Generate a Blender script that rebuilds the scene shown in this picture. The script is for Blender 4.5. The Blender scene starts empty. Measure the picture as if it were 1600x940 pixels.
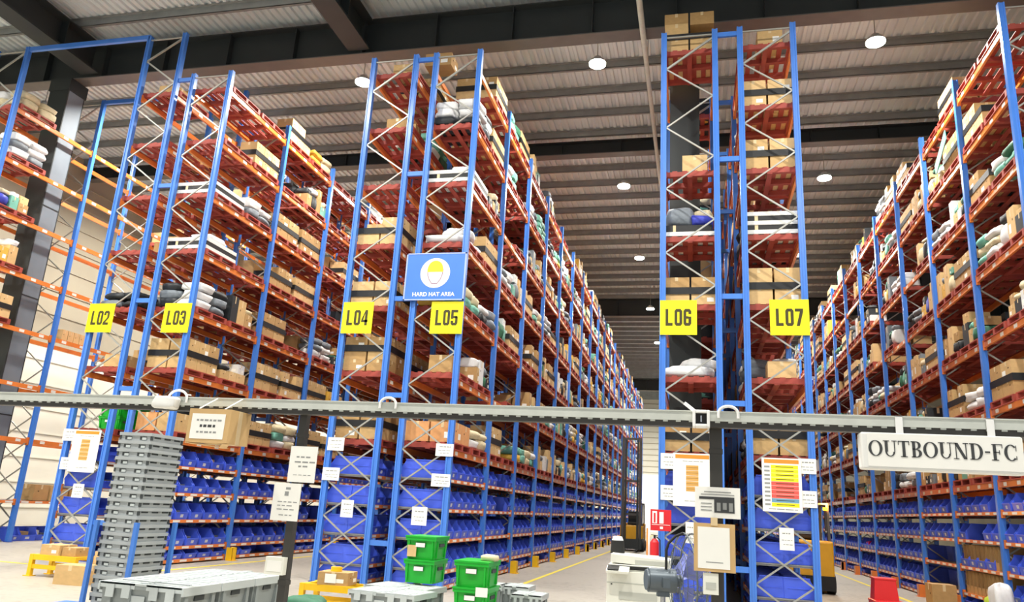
import bpy, math, random
from mathutils import Vector, Matrix, Euler
R_ = random.Random(7)
SC = bpy.context.scene
COL = SC.collection
PI = math.pi

# ------------------------------------------------------------------ camera, world, lights, exposure
cam = bpy.data.cameras.new('camera')
cam.sensor_width = 36.0
cam.lens = 36.0 * 1190.42 / 1600.0
cam.clip_end = 400
co = bpy.data.objects.new('camera', cam)
COL.objects.link(co)
CAM_R = Vector((0.97243203, 0.22608446, 0.05711195))
CAM_D = Vector((-0.00577997, 0.26821379, -0.96334208))
CAM_F = Vector((-0.23311488, 0.93645458, 0.26212644))
CAM_H = 1.5934
co.matrix_world = Matrix(((CAM_R.x, -CAM_D.x, -CAM_F.x, 0), (CAM_R.y, -CAM_D.y, -CAM_F.y, 0),
                          (CAM_R.z, -CAM_D.z, -CAM_F.z, CAM_H), (0, 0, 0, 1)))
SC.camera = co

def proj(x, y, z):
    v = Vector((x, y, z - CAM_H))
    d = v.dot(CAM_F)
    if d < 0.1: return None
    return 800 + 1190.42 * v.dot(CAM_R) / d, 470 + 1190.42 * v.dot(CAM_D) / d, d

w = bpy.data.worlds.new('world'); SC.world = w
w.use_nodes = True
w.node_tree.nodes['Background'].inputs[0].default_value = (0.93, 0.97, 1.0, 1)
WORLD_STRENGTH = .55
w.node_tree.nodes['Background'].inputs[1].default_value = WORLD_STRENGTH
LAMP_W = 480.0
SC.view_settings.view_transform = 'Standard'
SC.view_settings.look = 'None'
SC.view_settings.gamma = 1
SC.view_settings.use_curve_mapping = False
SC.view_settings.exposure = 0.42
SC.cycles.diffuse_bounces = 2

LAMP_X = (-20.0, -15.4, -9.1, -2.45, 4.3)
LAMP_Y = (1.6, 9.6, 17.6, 25.45, 33.5, 42.5, 51.4, 60.0, 69.0, 77.5)
LAMP_Z = 12.95

# ------------------------------------------------------------------ materials
def lin(c):
    return tuple(((v / 255) / 12.92 if v / 255 <= 0.04045 else ((v / 255 + 0.055) / 1.055) ** 2.4) for v in c)
MATS = {}
def mat(name, rgb, rough=0.6, metal=0.0, var=0.12, scale=3.0, emit=None, alpha=1.0, spec=0.5):
    m = bpy.data.materials.new(name); m.use_nodes = True
    nt = m.node_tree; b = nt.nodes['Principled BSDF']
    c = lin(rgb)
    if var > 0:
        tc = nt.nodes.new('ShaderNodeTexCoord'); n = nt.nodes.new('ShaderNodeTexNoise')
        n.inputs['Scale'].default_value = scale; n.inputs['Detail'].default_value = 4
        r = nt.nodes.new('ShaderNodeValToRGB')
        r.color_ramp.elements[0].position = .3; r.color_ramp.elements[1].position = .7
        r.color_ramp.elements[0].color = tuple(v * (1 - var) for v in c) + (1,)
        r.color_ramp.elements[1].color = tuple(min(1, v * (1 + var)) for v in c) + (1,)
        nt.links.new(tc.outputs['Object'], n.inputs['Vector'])
        nt.links.new(n.outputs['Fac'], r.inputs['Fac'])
        nt.links.new(r.outputs['Color'], b.inputs['Base Color'])
    else:
        b.inputs['Base Color'].default_value = c + (1,)
    b.inputs['Roughness'].default_value = rough
    b.inputs['Metallic'].default_value = metal
    b.inputs['Specular IOR Level'].default_value = spec
    if emit:
        b.inputs['Emission Color'].default_value = lin(emit[0]) + (1,)
        b.inputs['Emission Strength'].default_value = emit[1]
    if alpha < 1: b.inputs['Alpha'].default_value = alpha
    MATS[name] = m
    return m
mat('blue_paint', (74, 130, 220), .28, 0, .06, 2)
mat('blue_dark', (30, 60, 160), .4, 0, .05)
mat('orange', (234, 132, 62), .28, 0, .12, 2)
mat('pallet_red', (164, 68, 56), .6, 0, .18, 2)
mat('label_white', (240, 236, 228), .6, 0, .04)
mat('galv', (168, 168, 162), .4, .35, .08, 6)
mat('deck', (150, 150, 150), .5, .2, .08)
mat('bin_blue', (78, 108, 242), .38, 0, .06, 4)
mat('bin_lab', (215, 220, 235), .6, 0, .03)
mat('card_a', (208, 172, 118), .8, 0, .07, 5)
mat('card_b', (188, 150, 98), .8, 0, .07, 5)
mat('card_c', (222, 186, 132), .8, 0, .07, 5)
mat('card_o', (222, 160, 105), .8, 0, .07, 5)
mat('tape', (225, 200, 155), .4, 0, .03)
mat('slit', (96, 70, 40), .9, 0, 0)
mat('black_wrap', (22, 23, 26), .5, 0, .1)
mat('sack_white', (226, 226, 226), .6, 0, .06, 8)
mat('sack_teal', (112, 178, 160), .6, 0, .1, 8)
mat('sack_grey', (120, 128, 136), .6, 0, .12, 8)
mat('sack_dark', (38, 42, 46), .55, 0, .15, 8)
mat('sack_cream', (214, 200, 164), .7, 0, .1, 8)
mat('sack_green', (52, 110, 84), .6, 0, .12, 8)
mat('sack_yellow', (226, 176, 70), .6, 0, .1, 8)
mat('sack_blue', (60, 70, 185), .5, 0, .12, 8)
mat('board_white', (236, 236, 232), .5, 0, .03)
mat('green_crate', (22, 178, 48), .35, 0, .06, 6)
mat('tote_grey', (150, 158, 158), .45, 0, .05, 4)
mat('tote_lid', (196, 204, 204), .4, 0, .05, 4)
mat('tote_dark', (62, 68, 70), .6, 0, .1)
mat('nest_grey', (172, 178, 180), .45, 0, .06, 4)
mat('yellow_sign', (250, 240, 14), .4, 0, .02)
mat('ink', (58, 52, 10), .6, 0, 0)
mat('ink_grey', (150, 152, 150), .7, 0, 0)
mat('ink_dark', (62, 64, 66), .7, 0, 0)
mat('paper', (248, 247, 240), .7, 0, .02)
mat('safety_blue', (66, 122, 232), .4, 0, .03)
mat('safety_frame', (160, 180, 232), .4, 0, .03)
mat('white', (246, 246, 244), .5, 0, .02)
mat('hat_yellow', (248, 204, 40), .5, 0, 0)
mat('skin_outline', (150, 120, 140), .5, 0, 0)
mat('poster_orange', (226, 146, 48), .5, 0, 0)
mat('poster_yellow', (240, 228, 30), .5, 0, 0)
mat('poster_red', (226, 92, 84), .5, 0, 0)
mat('poster_blue', (110, 160, 190), .5, 0, 0)
mat('poster_brown', (214, 164, 88), .5, 0, 0)
mat('bar_metal', (204, 208, 200), .45, .1, .06, 10)
mat('pole_dark', (64, 62, 58), .5, .2, .08)
mat('steel_dark', (44, 49, 50), .55, 0, .08, 1.5)
mat('steel_lit', (120, 130, 140), .5, .1, .08, 1.5)  # lit side of the dark columns, light put into the colour
mat('flange_lit', (104, 100, 96), .5, 0, .08)  # lamp light on the lower girder flange, put into a lighter colour
mat('purlin', (150, 154, 154), .5, .3, .1)
mat('roof_sheet', (222, 232, 236), .5, .1, .14, .35)
mat('guard_yellow', (246, 194, 22), .45, 0, .08, 4)
mat('lamp_glow', (255, 255, 250), .5, 0, 0, emit=((255, 255, 240), 18))
mat('lamp_body', (205, 206, 204), .4, .5, .05)
mat('machine_white', (238, 238, 226), .45, 0, .03)
mat('machine_grey', (196, 198, 188), .5, 0, .03)
mat('motor_grey', (96, 106, 114), .35, .3, .06)
mat('chrome', (190, 192, 196), .25, .8, .03)
mat('fan_blade', (120, 130, 200), .4, 0, .05)
mat('rubber', (26, 26, 27), .7, 0, .1)
mat('truck_yellow', (226, 166, 30), .45, 0, .08)
mat('mast_metal', (84, 80, 78), .5, .3, .08)
mat('beacon', (255, 150, 20), .4, 0, 0, emit=((255, 150, 20), 14))
mat('red_plastic', (206, 28, 30), .4, 0, .06)
mat('fire_red', (214, 34, 44), .4, 0, .03)
mat('lime', (190, 220, 60), .5, 0, .08)
mat('pink', (235, 40, 140), .5, 0, .08)
mat('wall_cream', (222, 220, 206), .6, 0, .05, .6)
mat('wall_tan', (168, 160, 140), .6, 0, .06, .6)
mat('door_white', (250, 250, 248), .5, 0, .01)
mat('line_yellow', (236, 214, 60), .6, 0, .12, 3)

# floor: pale sealed concrete with faint joints and scuffs
def floor_mat():
    m = bpy.data.materials.new('concrete'); m.use_nodes = True
    nt = m.node_tree; b = nt.nodes['Principled BSDF']
    tc = nt.nodes.new('ShaderNodeTexCoord')
    n1 = nt.nodes.new('ShaderNodeTexNoise'); n1.inputs['Scale'].default_value = .5; n1.inputs['Detail'].default_value = 8
    n2 = nt.nodes.new('ShaderNodeTexNoise'); n2.inputs['Scale'].default_value = 7; n2.inputs['Detail'].default_value = 5
    mx = nt.nodes.new('ShaderNodeMath'); mx.operation = 'ADD'
    r = nt.nodes.new('ShaderNodeValToRGB')
    r.color_ramp.elements[0].position = .7; r.color_ramp.elements[1].position = 1.3
    r.color_ramp.elements[0].color = lin((146, 141, 130)) + (1,)
    r.color_ramp.elements[1].color = lin((178, 172, 160)) + (1,)
    nt.links.new(tc.outputs['Object'], n1.inputs['Vector']); nt.links.new(tc.outputs['Object'], n2.inputs['Vector'])
    nt.links.new(n1.outputs['Fac'], mx.inputs[0]); nt.links.new(n2.outputs['Fac'], mx.inputs[1])
    nt.links.new(mx.outputs[0], r.inputs['Fac']); nt.links.new(r.outputs['Color'], b.inputs['Base Color'])
    b.inputs['Roughness'].default_value = .42
    MATS['concrete'] = m
floor_mat()

# ------------------------------------------------------------------ mesh builder and tagging
class MB:
    def __init__(s): s.v = []; s.f = []; s.m = []; s.mats = []; s.sm = []
    def mi(s, name):
        if name not in s.mats: s.mats.append(name)
        return s.mats.index(name)
    def add(s, vs, fs, m, smooth=False):
        o = len(s.v); k = s.mi(m)
        s.v += [tuple(v) for v in vs]
        for f in fs: s.f.append([i + o for i in f]); s.m.append(k); s.sm.append(smooth)
        return s
    def box(s, x0, x1, y0, y1, z0, z1, m, rot=None, piv=None):
        vs = [Vector((x, y, z)) for z in (z0, z1) for y in (y0, y1) for x in (x0, x1)]
        if rot is not None:
            p = Vector(piv if piv else ((x0 + x1) / 2, (y0 + y1) / 2, (z0 + z1) / 2))
            q = Euler(rot).to_matrix(); vs = [q @ (v - p) + p for v in vs]
        return s.add(vs, [(0, 2, 3, 1), (4, 5, 7, 6), (0, 1, 5, 4), (2, 6, 7, 3), (0, 4, 6, 2), (1, 3, 7, 5)], m)
    def taper(s, x0, x1, y0, y1, z0, z1, d, m):
        "box whose bottom is smaller by d on each side"
        vs = [(x0 + d, y0 + d, z0), (x1 - d, y0 + d, z0), (x0 + d, y1 - d, z0), (x1 - d, y1 - d, z0), (x0, y0, z1), (x1, y0, z1), (x0, y1, z1), (x1, y1, z1)]
        return s.add(vs, [(0, 2, 3, 1), (4, 5, 7, 6), (0, 1, 5, 4), (2, 6, 7, 3), (0, 4, 6, 2), (1, 3, 7, 5)], m)
    def bar(s, a, b, wd, ht, m, up=(0, 0, 1)):
        a = Vector(a); b = Vector(b); d = (b - a).normalized(); u = Vector(up)
        if abs(d.dot(u)) > .98: u = Vector((0, 1, 0))
        x = d.cross(u).normalized() * wd / 2; y = x.cross(d).normalized() * ht / 2
        vs = [p + sx * x + sy * y for p in (a, b) for sx, sy in ((-1, -1), (1, -1), (1, 1), (-1, 1))]
        return s.add(vs, [(0, 1, 2, 3), (7, 6, 5, 4), (0, 4, 5, 1), (1, 5, 6, 2), (2, 6, 7, 3), (3, 7, 4, 0)], m)
    def tube(s, a, b, r, m, n=12, r2=None, caps=True):
        a = Vector(a); b = Vector(b); d = (b - a).normalized(); u = Vector((0, 0, 1)) if abs(d.z) < .9 else Vector((1, 0, 0))
        x = d.cross(u).normalized(); y = d.cross(x)
        r2 = r if r2 is None else r2
        vs = [p + rr * (math.cos(2 * PI * i / n) * x + math.sin(2 * PI * i / n) * y) for p, rr in ((a, r), (b, r2)) for i in range(n)]
        s.add(vs, [(i, (i + 1) % n, n + (i + 1) % n, n + i) for i in range(n)], m, True)
        if caps: s.add(vs, [tuple(range(n - 1, -1, -1)), tuple(range(n, 2 * n))], m)
        return s
    def path(s, pts, r, m, n=8, closed=False):
        pts = [Vector(p) for p in pts]; k = len(pts); vs = []; fs = []
        ref = None
        for i, p in enumerate(pts):
            a = pts[(i - 1) % k] if (closed or i > 0) else p; b = pts[(i + 1) % k] if (closed or i < k - 1) else p
            d = (b - a).normalized()
            if ref is None: ref = Vector((0, 0, 1)) if abs(d.z) < .9 else Vector((1, 0, 0))
            x = d.cross(ref).normalized(); y = x.cross(d).normalized(); ref = y
            vs += [p + r * (math.cos(2 * PI * j / n) * x + math.sin(2 * PI * j / n) * y) for j in range(n)]
        for i in range(k if closed else k - 1):
            for j in range(n):
                a = i * n + j; b = i * n + (j + 1) % n; c = ((i + 1) % k) * n + (j + 1) % n; e = ((i + 1) % k) * n + j
                fs.append((a, b, c, e))
        return s.add(vs, fs, m, True)
    def prism(s, pts, o, u, v, th, m):
        "extrude the 2-D outline pts (u,v plane at origin o) by th along u x v"
        o = Vector(o); u = Vector(u); v = Vector(v); n = u.cross(v).normalized() * th; k = len(pts)
        vs = [o + u * p[0] + v * p[1] for p in pts] + [o + u * p[0] + v * p[1] + n for p in pts]
        fs = [tuple(range(k - 1, -1, -1)), tuple(range(k, 2 * k))] + [(i, (i + 1) % k, k + (i + 1) % k, k + i) for i in range(k)]
        return s.add(vs, fs, m)
    def ring(s, cx, cz, ro, ri, y0, y1, m, n=28, a0=0, a1=2 * PI, sx=1, tx=None):
        "flat ring in the x-z plane between y0 and y1"
        vs = []; fs = []; full = abs(a1 - a0 - 2 * PI) < 1e-6; k = n if full else n + 1
        tx = ro - ri if tx is None else tx
        for i in range(k):
            a = a0 + (a1 - a0) * i / n; c, q = math.cos(a), math.sin(a)
            ox, oz = cx + ro * sx * c, cz + ro * q; ix, iz = cx + (ro * sx - tx) * c, cz + ri * q
            vs += [(ox, y0, oz), (ix, y0, iz), (ix, y1, iz), (ox, y1, oz)]
        for i in range(n):
            a = 4 * i; b = 4 * ((i + 1) % k)
            for j in range(4): fs.append((a + j, a + (j + 1) % 4, b + (j + 1) % 4, b + j))
        return s.add(vs, fs, m)
    def mesh(s, name):
        me = bpy.data.meshes.new(name); me.from_pydata(s.v, [], s.f)
        for n in s.mats: me.materials.append(MATS[n])
        me.polygons.foreach_set('material_index', s.m); me.polygons.foreach_set('use_smooth', s.sm)
        me.update(); return me

def tag(o, label, cat, group=None, kind=None):
    if label: o['label'] = label
    if cat: o['category'] = cat
    if group: o['group'] = group
    if kind: o['kind'] = kind
    return o
def link(name, me, parent=None, loc=(0, 0, 0), rot=(0, 0, 0), scale=None):
    o = bpy.data.objects.new(name, me); COL.objects.link(o)
    o.parent = parent; o.location = loc; o.rotation_euler = rot
    if scale: o.scale = scale
    return o
def obj(name, mb, parent=None, loc=(0, 0, 0), rot=(0, 0, 0), bevel=0):
    o = link(name, mb.mesh(name), parent, loc, rot)
    if bevel:
        md = o.modifiers.new('bevel', 'BEVEL'); md.width = bevel; md.segments = 2; md.limit_method = 'ANGLE'
    return o
def thing(name, label, cat, loc=(0, 0, 0), rotz=0, group=None):
    o = link(name, None, None, loc, (0, 0, rotz)); o.empty_display_size = .2
    return tag(o, label, cat, group)
def struct(name, mb, label=None):
    o = obj(name, mb); o['kind'] = 'structure'
    if label: o['label'] = label
    return o
ORD = ['first', 'second', 'third', 'fourth', 'fifth', 'sixth', 'seventh', 'eighth', 'ninth', 'tenth', 'eleventh', 'twelfth', 'thirteenth', 'fourteenth', 'fifteenth',
       'sixteenth', 'seventeenth', 'eighteenth', 'nineteenth', 'twentieth']
def ordw(i):
    if i < 20: return ORD[i]
    t = ['', '', 'twenty', 'thirty', 'forty', 'fifty', 'sixty', 'seventy', 'eighty', 'ninety']
    t2 = ['', '', 'twentieth', 'thirtieth', 'fortieth', 'fiftieth', 'sixtieth', 'seventieth', 'eightieth', 'ninetieth']
    n = i + 1
    h = ''
    if n >= 100: h = 'hundred-'; n -= 100
    if n == 0: return 'hundredth'
    if n <= 20: return h + ORD[n - 1]
    return h + (t2[n // 10] if n % 10 == 0 else t[n // 10] + '-' + ORD[n % 10 - 1])

# text as mesh (built-in font)
def text_mesh(txt, size, m, bold=0.0, depth=.002, xs=1.0):
    cu = bpy.data.curves.new('lettering', 'FONT'); cu.body = txt; cu.size = size; cu.align_x = 'CENTER'; cu.align_y = 'CENTER'
    cu.offset = bold; cu.extrude = depth
    o = bpy.data.objects.new('tmp_lettering', cu); COL.objects.link(o)
    dg = bpy.context.evaluated_depsgraph_get(); dg.update()
    me = bpy.data.meshes.new_from_object(o.evaluated_get(dg))
    bpy.data.objects.remove(o)
    me.materials.clear(); me.materials.append(MATS[m])
    me.transform(Matrix.Rotation(PI / 2, 4, 'X') @ Matrix.Diagonal((xs, 1, 1, 1)))
    return me

# ------------------------------------------------------------------ the building
b = MB(); b.box(-30, 24, -12, 90, -.2, 0, 'concrete'); struct('floor', b)
# corrugated roof sheet, ribs along the aisles
b = MB(); vs = []; fs = []
x = -26.0; pr = []
while x < 24:
    pr += [(x, 14.36), (x + .10, 14.36), (x + .125, 14.30), (x + .205, 14.30)]; x += .23
for (px, pz) in pr: vs += [(px, -6, pz), (px, 88, pz)]
fs = [(2 * i, 2 * i + 1, 2 * i + 3, 2 * i + 2) for i in range(len(pr) - 1)]
b.add(vs, fs, 'roof_sheet')
b.box(-26, 24, -6, 88, 14.42, 14.5, 'roof_sheet')
struct('ceiling', b)
# purlins (lipped channels)
k = 0
y = 18.15 - 1.37 * 17
while y < 88:
    b = MB()
    b.box(-26, 24, y, y + .012, 14.07, 14.29, 'purlin'); b.box(-26, 24, y, y + .09, 14.07, 14.085, 'purlin'); b.box(-26, 24, y - .08, y, 14.28, 14.295, 'purlin')
    b.box(-26, 24, y + .08, y + .09, 14.07, 14.11, 'purlin')
    struct('trim_%d' % (k + 1), b, 'roof purlin'); k += 1; y += 1.37
# jack girders across the aisles
def girder(name, y, z0, z1, fl, label):
    b = MB()
    b.box(-26, 24, y + fl / 2 - .012, y + fl / 2 + .012, z0 + .03, z1 - .03, 'steel_dark')
    b.box(-26, 24, y, y + fl, z1 - .03, z1, 'steel_dark')
    b.box(-26, 24, y, y + fl, z0, z0 + .03, 'flange_lit')
    xx = -25.0
    while xx < 24:
        b.box(xx, xx + .02, y + .03, y + fl - .03, z0 + .03, z1 - .03, 'steel_dark'); xx += 2.05
    struct(name, b, label)
girder('girder_front', 16.3, 13.0, 14.05, .44, 'dark steel girder across the hall')
girder('girder_minor', 23.9, 13.55, 14.05, .36, 'slim dark steel girder beyond the first')
girder('girder_middle', 44.2, 13.0, 14.05, .44, 'dark steel girder farther down the hall')
girder('girder_far', 72.2, 13.0, 14.05, .44, 'dark steel girder at the far end')
for i, rx in enumerate((-17.15, -8.65, 8.4)):
    b = MB()
    b.box(rx - .012, rx + .012, -6, 16.28, 13.2, 14.0, 'steel_dark'); b.box(rx - .3, rx + .3, -6, 16.28, 13.1, 13.16, 'steel_dark'); b.box(rx - .3, rx + .3, -6, 16.28, 13.97, 14.0, 'steel_dark')
    for yy in (1, 4, 7, 10, 13, 15): b.box(rx - .26, rx + .26, yy, yy + .02, 13.15, 13.98, 'steel_dark')
    struct('rafter_%d' % (i + 1), b, 'dark steel rafter running back to the girder')
# stanchions under the girder
for i, (cx, cy) in enumerate(((-18.02, 16.52), (-.2, 16.52))):
    b = MB()
    b.box(cx - .33, cx + .33, cy - .30, cy - .265, 0, 12.98, 'steel_dark'); b.box(cx - .33, cx + .33, cy + .265, cy + .30, 0, 12.98, 'steel_dark')
    b.box(cx + .02, cx + .05, cy - .27, cy + .27, 0, 12.98, 'steel_lit')
    b.box(cx + .26, cx + .33, cy - .27, cy + .27, 0, 12.98, 'steel_lit')
    for zz in (3.2, 6.4, 9.0, 11.2): b.box(cx - .33, cx + .34, cy - .27, cy + .27, zz, zz + .03, 'steel_dark')
    b.box(cx - .36, cx + .36, cy - .33, cy + .33, 12.6, 12.98, 'steel_dark')
    struct('column_%d' % (i + 1), b, 'dark steel building column')
# conduit along the ceiling
b = MB(); b.tube((-1.24, 2, 12.9), (-1.18, 17.1, 12.9), .07, 'bar_metal', 10); b.tube((-1.18, 17.1, 12.9), (-1.05, 60, 13.2), .06, 'bar_metal', 10)
for yy in (6, 10, 14, 18.2, 22.3): b.bar((-1.18, yy, 12.92), (-1.18, yy, 14.3), .02, .02, 'galv')
struct('pipe_run', b, 'thin steel pipe under the roof')
# walls: cream ribbed cladding; near side left unbuilt to let world light in
b = MB(); b.box(-24.4, -24.2, -6, 88, 0, 6.5, 'wall_cream'); b.box(-24.4, -24.2, -6, 88, 6.5, 14.3, 'wall_tan')
zz = .6
while zz < 14: b.box(-24.2, -24.16, -6, 88, zz, zz + .05, 'wall_cream' if zz < 6.5 else 'wall_tan'); zz += .9
struct('wall_left', b)
b = MB(); b.box(-24.2, 20, 86, 86.2, 0, 14.3, 'wall_cream')
for i in range(13): b.box(-24, 20, 85.95, 86, 6.2 + i * .62, 6.26 + i * .62, 'wall_tan')
struct('wall_back', b)
b = MB(); b.box(-7.2, -2.2, 85.7, 85.94, 0, 6.0, 'door_white'); struct('door_1', b, 'white loading door in the far wall')
b = MB(); b.box(20, 20.2, 0, 88, 0, 14.3, 'wall_tan'); struct('wall_right', b)
# painted floor lines
for i, (lx, y0, y1) in enumerate(((-3.72, 14.0, 72), (-10.35, 14.0, 72), (4.95, 14.0, 72))):
    b = MB(); b.box(lx - .05, lx + .05, y0, y1, .001, .004, 'line_yellow'); struct('trim_floor_%d' % (i + 1), b, 'yellow line painted on the floor')
b = MB(); b.box(-19, -12, 13.2, 13.3, .001, .004, 'line_yellow'); struct('trim_floor_4', b, 'yellow line painted across the aisle mouth')

# high-bay lamps
mbh = MB(); mbh.tube((0, 0, .04), (0, 0, .12), .225, 'lamp_body', 20, .2); mbh.tube((0, 0, .12), (0, 0, .22), .10, 'lamp_body', 16)
mbl = MB(); mbl.tube((0, 0, .0), (0, 0, .039), .22, 'lamp_glow', 20)
mbr = MB(); mbr.tube((0, 0, .22), (0, 0, 1.34), .012, 'galv', 6)
MH, ML, MR = mbh.mesh('housing'), mbl.mesh('lens'), mbr.mesh('suspension_rod')
ld = bpy.data.lights.new('lamp_light', 'AREA'); ld.shape = 'DISK'; ld.size = .4; ld.energy = LAMP_W; ld.color = (1.0, .96, .88); ld.spread = 2.9
AISLE = {-20.0: 'beyond the leftmost rack', -15.4: 'over the aisle left of rack L02', -9.1: 'over the L03 and L04 aisle', -2.45: 'over the L05 and L06 aisle',
         4.3: 'over the aisle right of rack L07', 10.5: 'over the right-hand racks'}
for lx in LAMP_X:
    n = 0
    for ly in LAMP_Y:
        p = proj(lx, ly, LAMP_Z)
        seen = p and -20 < p[0] < 1620 and -30 < p[1] < 960
        li = bpy.data.objects.new('lamp_light', ld); COL.objects.link(li); li.location = (lx, ly, LAMP_Z - .02)
        li['kind'] = 'helper'
        if ly < 12: lab = 'round high-bay lamp near the camera %s, %s row' % (AISLE[lx], ORD[LAMP_Y.index(ly)])
        else:
            lab = 'round lit high-bay lamp %s, %s from the girder' % (AISLE[lx], ORD[LAMP_Y.index(ly) - 2])
        if not seen and ly > 12: pass
        t = thing('high_bay_lamp', lab, 'lamp', (lx, ly, LAMP_Z), 0, 'high-bay lamps under the roof')
        link('housing', MH, t); link('lens', ML, t); link('suspension_rod', MR, t)
        li.parent = t; li.location = (0, 0, -.02)

# ------------------------------------------------------------------ pallet racks
Y0 = 14.52; BAY = 2.8; NB = 20
LV = [2.65 + 1.41 * k for k in range(7)]
BZ = [.10, .38, .94, 1.51, 2.08]
LEVN = ['lowest', 'second', 'third', 'fourth', 'fifth', 'sixth', 'top']
SHN = ['bottom', 'second', 'third', 'fourth', 'top']
# name: left x, right x, side that faces the camera, post height, loaded bays
RK = {'L01': (-18.51, -17.45, 1, 12.85, 4), 'L02': (-13.63, -12.59, 0, 12.8, 4), 'L03': (-12.11, -11.05, 1, 11.58, 20), 'L04': (-7.27, -6.22, 0, 11.58, 4),
      'L05': (-5.74, -4.68, 1, 11.58, 20), 'L06': (-.61, .45, 0, 11.58, 5), 'L07': (.94, 2.0, 0, 11.58, 5), 'L08': (5.82, 6.88, -1, 11.62, 20)}
RN = {k: 'rack ' + k for k in RK}; RN['L01'] = 'leftmost rack'; RN['L08'] = 'rightmost rack'
RLAB = {'L01': 'blue and orange pallet rack at far left, mostly empty, tied to rack L02', 'L08': 'tall blue and orange pallet rack along the right edge of the photo'}
for k in ('L02', 'L03', 'L04', 'L05', 'L06', 'L07'): RLAB[k] = 'blue and orange pallet rack row bearing the yellow %s sign' % k

def frame_meshes(H):
    a = MB(); h = .5225
    for sx in (-1, 1):
        x = sx * h
        a.box(x - .0575, x + .0575, -.04, .05, 0, H, 'blue_paint')
        a.box(x - .0575, x - .03, -.055, -.04, 0, H, 'blue_paint'); a.box(x + .03, x + .0575, -.055, -.04, 0, H, 'blue_paint')
        a.box(x - .085, x + .085, -.07, .07, 0, .012, 'blue_dark')
    b = MB(); p = .68; zl = 10.7
    b.bar((-h, -.02, H - .12), (h, -.02, H - .12), .03, .03, 'galv')
    L = []
    z = zl; side = -1
    while z > 3.4:
        b.bar((side * (h - .05), -.02, z), (-side * (h - .05), -.02, z - p), .025, .03, 'galv'); z -= p; side = -side
    b.bar((-h + .05, -.02, zl), (h - .05, -.02, min(H - .2, zl + p)), .035, .04, 'galv')
    if H > 12:
        b.bar((h - .05, -.02, zl + p), (-h + .05, -.02, zl + 2 * p), .035, .04, 'galv'); b.bar((-h + .05, -.02, zl + 2 * p), (h - .05, -.02, H - .15), .035, .04, 'galv')
    z = 3.3
    while z > .5:
        b.bar((-h + .05, -.024, z), (h - .05, -.024, z - p), .025, .03, 'galv'); b.bar((h - .05, .01, z), (-h + .05, .01, z - p), .025, .03, 'galv'); z -= p
    return a.mesh('upright_frame'), b.mesh('bracing')
FM = {}
def beam_mb(h, plates, wd):
    b = MB(); L = BAY - .115
    b.box(-.025, .025, 0, L, -h, 0, 'orange')
    for y in (0, L): b.box(-.03, .034, y - .03, y + .03, -h - .05, .04, 'orange')
    for q in plates:
        b.box(.025, .0275, q - wd / 2, q + wd / 2, -h * .82, -h * .18, 'label_white')
    return b
PB = beam_mb(.115, (.35, 1.02, 1.7, 2.35), .16); SB = beam_mb(.07, [.2 + .46 * i for i in range(6)], .24)
DK = MB(); DK.box(-.47, .47, 0.0, BAY - .115, -.022, -.004, 'deck'); DK.box(-.47, .47, .02, .05, -.05, -.022, 'deck'); DK.box(-.47, .47, BAY - .165, BAY - .135, -.05, -.022, 'deck')
PBM, SBM, DKM = PB.mesh('pallet_beam'), SB.mesh('shelf_beam'), DK.mesh('shelf_deck')

class Mass:
    "many copies of template builders baked into one object"
    def __init__(s): s.b = MB(); s.n = 0
    def put(s, t, M):
        o = len(s.b.v); s.n += 1
        s.b.v += [tuple(M @ Vector(v)) for v in t.v]
        mm = [s.b.mi(n) for n in t.mats]
        for f, m, k in zip(t.f, t.m, t.sm):
            s.b.f.append([i + o for i in f]); s.b.m.append(mm[m]); s.b.sm.append(k)
def MX(loc, rz=0, sc=(1, 1, 1)):
    return Matrix.Translation(loc) @ Matrix.Rotation(rz, 4, 'Z') @ Matrix.Diagonal((sc[0], sc[1], sc[2], 1))

for rn, (xl, xr, face, H, nb) in RK.items():
    xc = (xl + xr) / 2; hw = (xr - xl) / 2
    root = thing('pallet_rack', RLAB[rn], 'rack', (xc, Y0, 0), 0, 'pallet rack rows')
    if H not in FM: FM[H] = frame_meshes(H)
    nfr = NB + 1 if face and rn != 'L01' else (5 if rn == 'L01' else 13)
    for k in range(nfr):
        f = link('upright_frame', FM[H][0], root, (0, BAY * k, 0)); link('bracing', FM[H][1], f)
    bl, sl, dl = [], [], []
    for k in range(nfr - 1):
        for lv, z in enumerate(LV):
            if rn == 'L06' and lv == 5: continue
            for sd in (-1, 1):
                bl.append(((0 if sd == face or face == 0 else 12) + k, sd, k, z))
        if rn == 'L01':
            for sd in (-1, 1): sl.append((k, sd, k, 1.05))
            dl.append((k, 0, k, 1.05))
        else:
            for z in BZ:
                for sd in (-1, 1): sl.append(((0 if sd == face or face == 0 else 12) + k, sd, k, z))
                dl.append((k, 0, k, z))
    for nm, me, tb, lst, xo in (('pallet_beam', PBM, PB, bl, hw - .026), ('shelf_beam', SBM, SB, sl, hw - .026), ('shelf_deck', DKM, DK, dl, 0)):
        lst.sort(key=lambda q: q[0]); ms = Mass()
        lim = 100 if face and rn != 'L01' else 56
        if nm == 'shelf_deck': lim = 60 if face else 20
        for i, (_, sd, k, z) in enumerate(lst):
            loc = (sd * xo, BAY * k + .0575 + (BAY - .115 if sd < 0 else 0), z); rz = PI if sd < 0 else 0
            if i < lim: link(nm, me, root, loc, (0, 0, rz))
            else: ms.put(tb, MX(loc, rz))
        if ms.n:
            o = obj(nm + '_far_run', ms.b, root); o['kind'] = 'stuff'
    RK[rn] += (root,)
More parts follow.
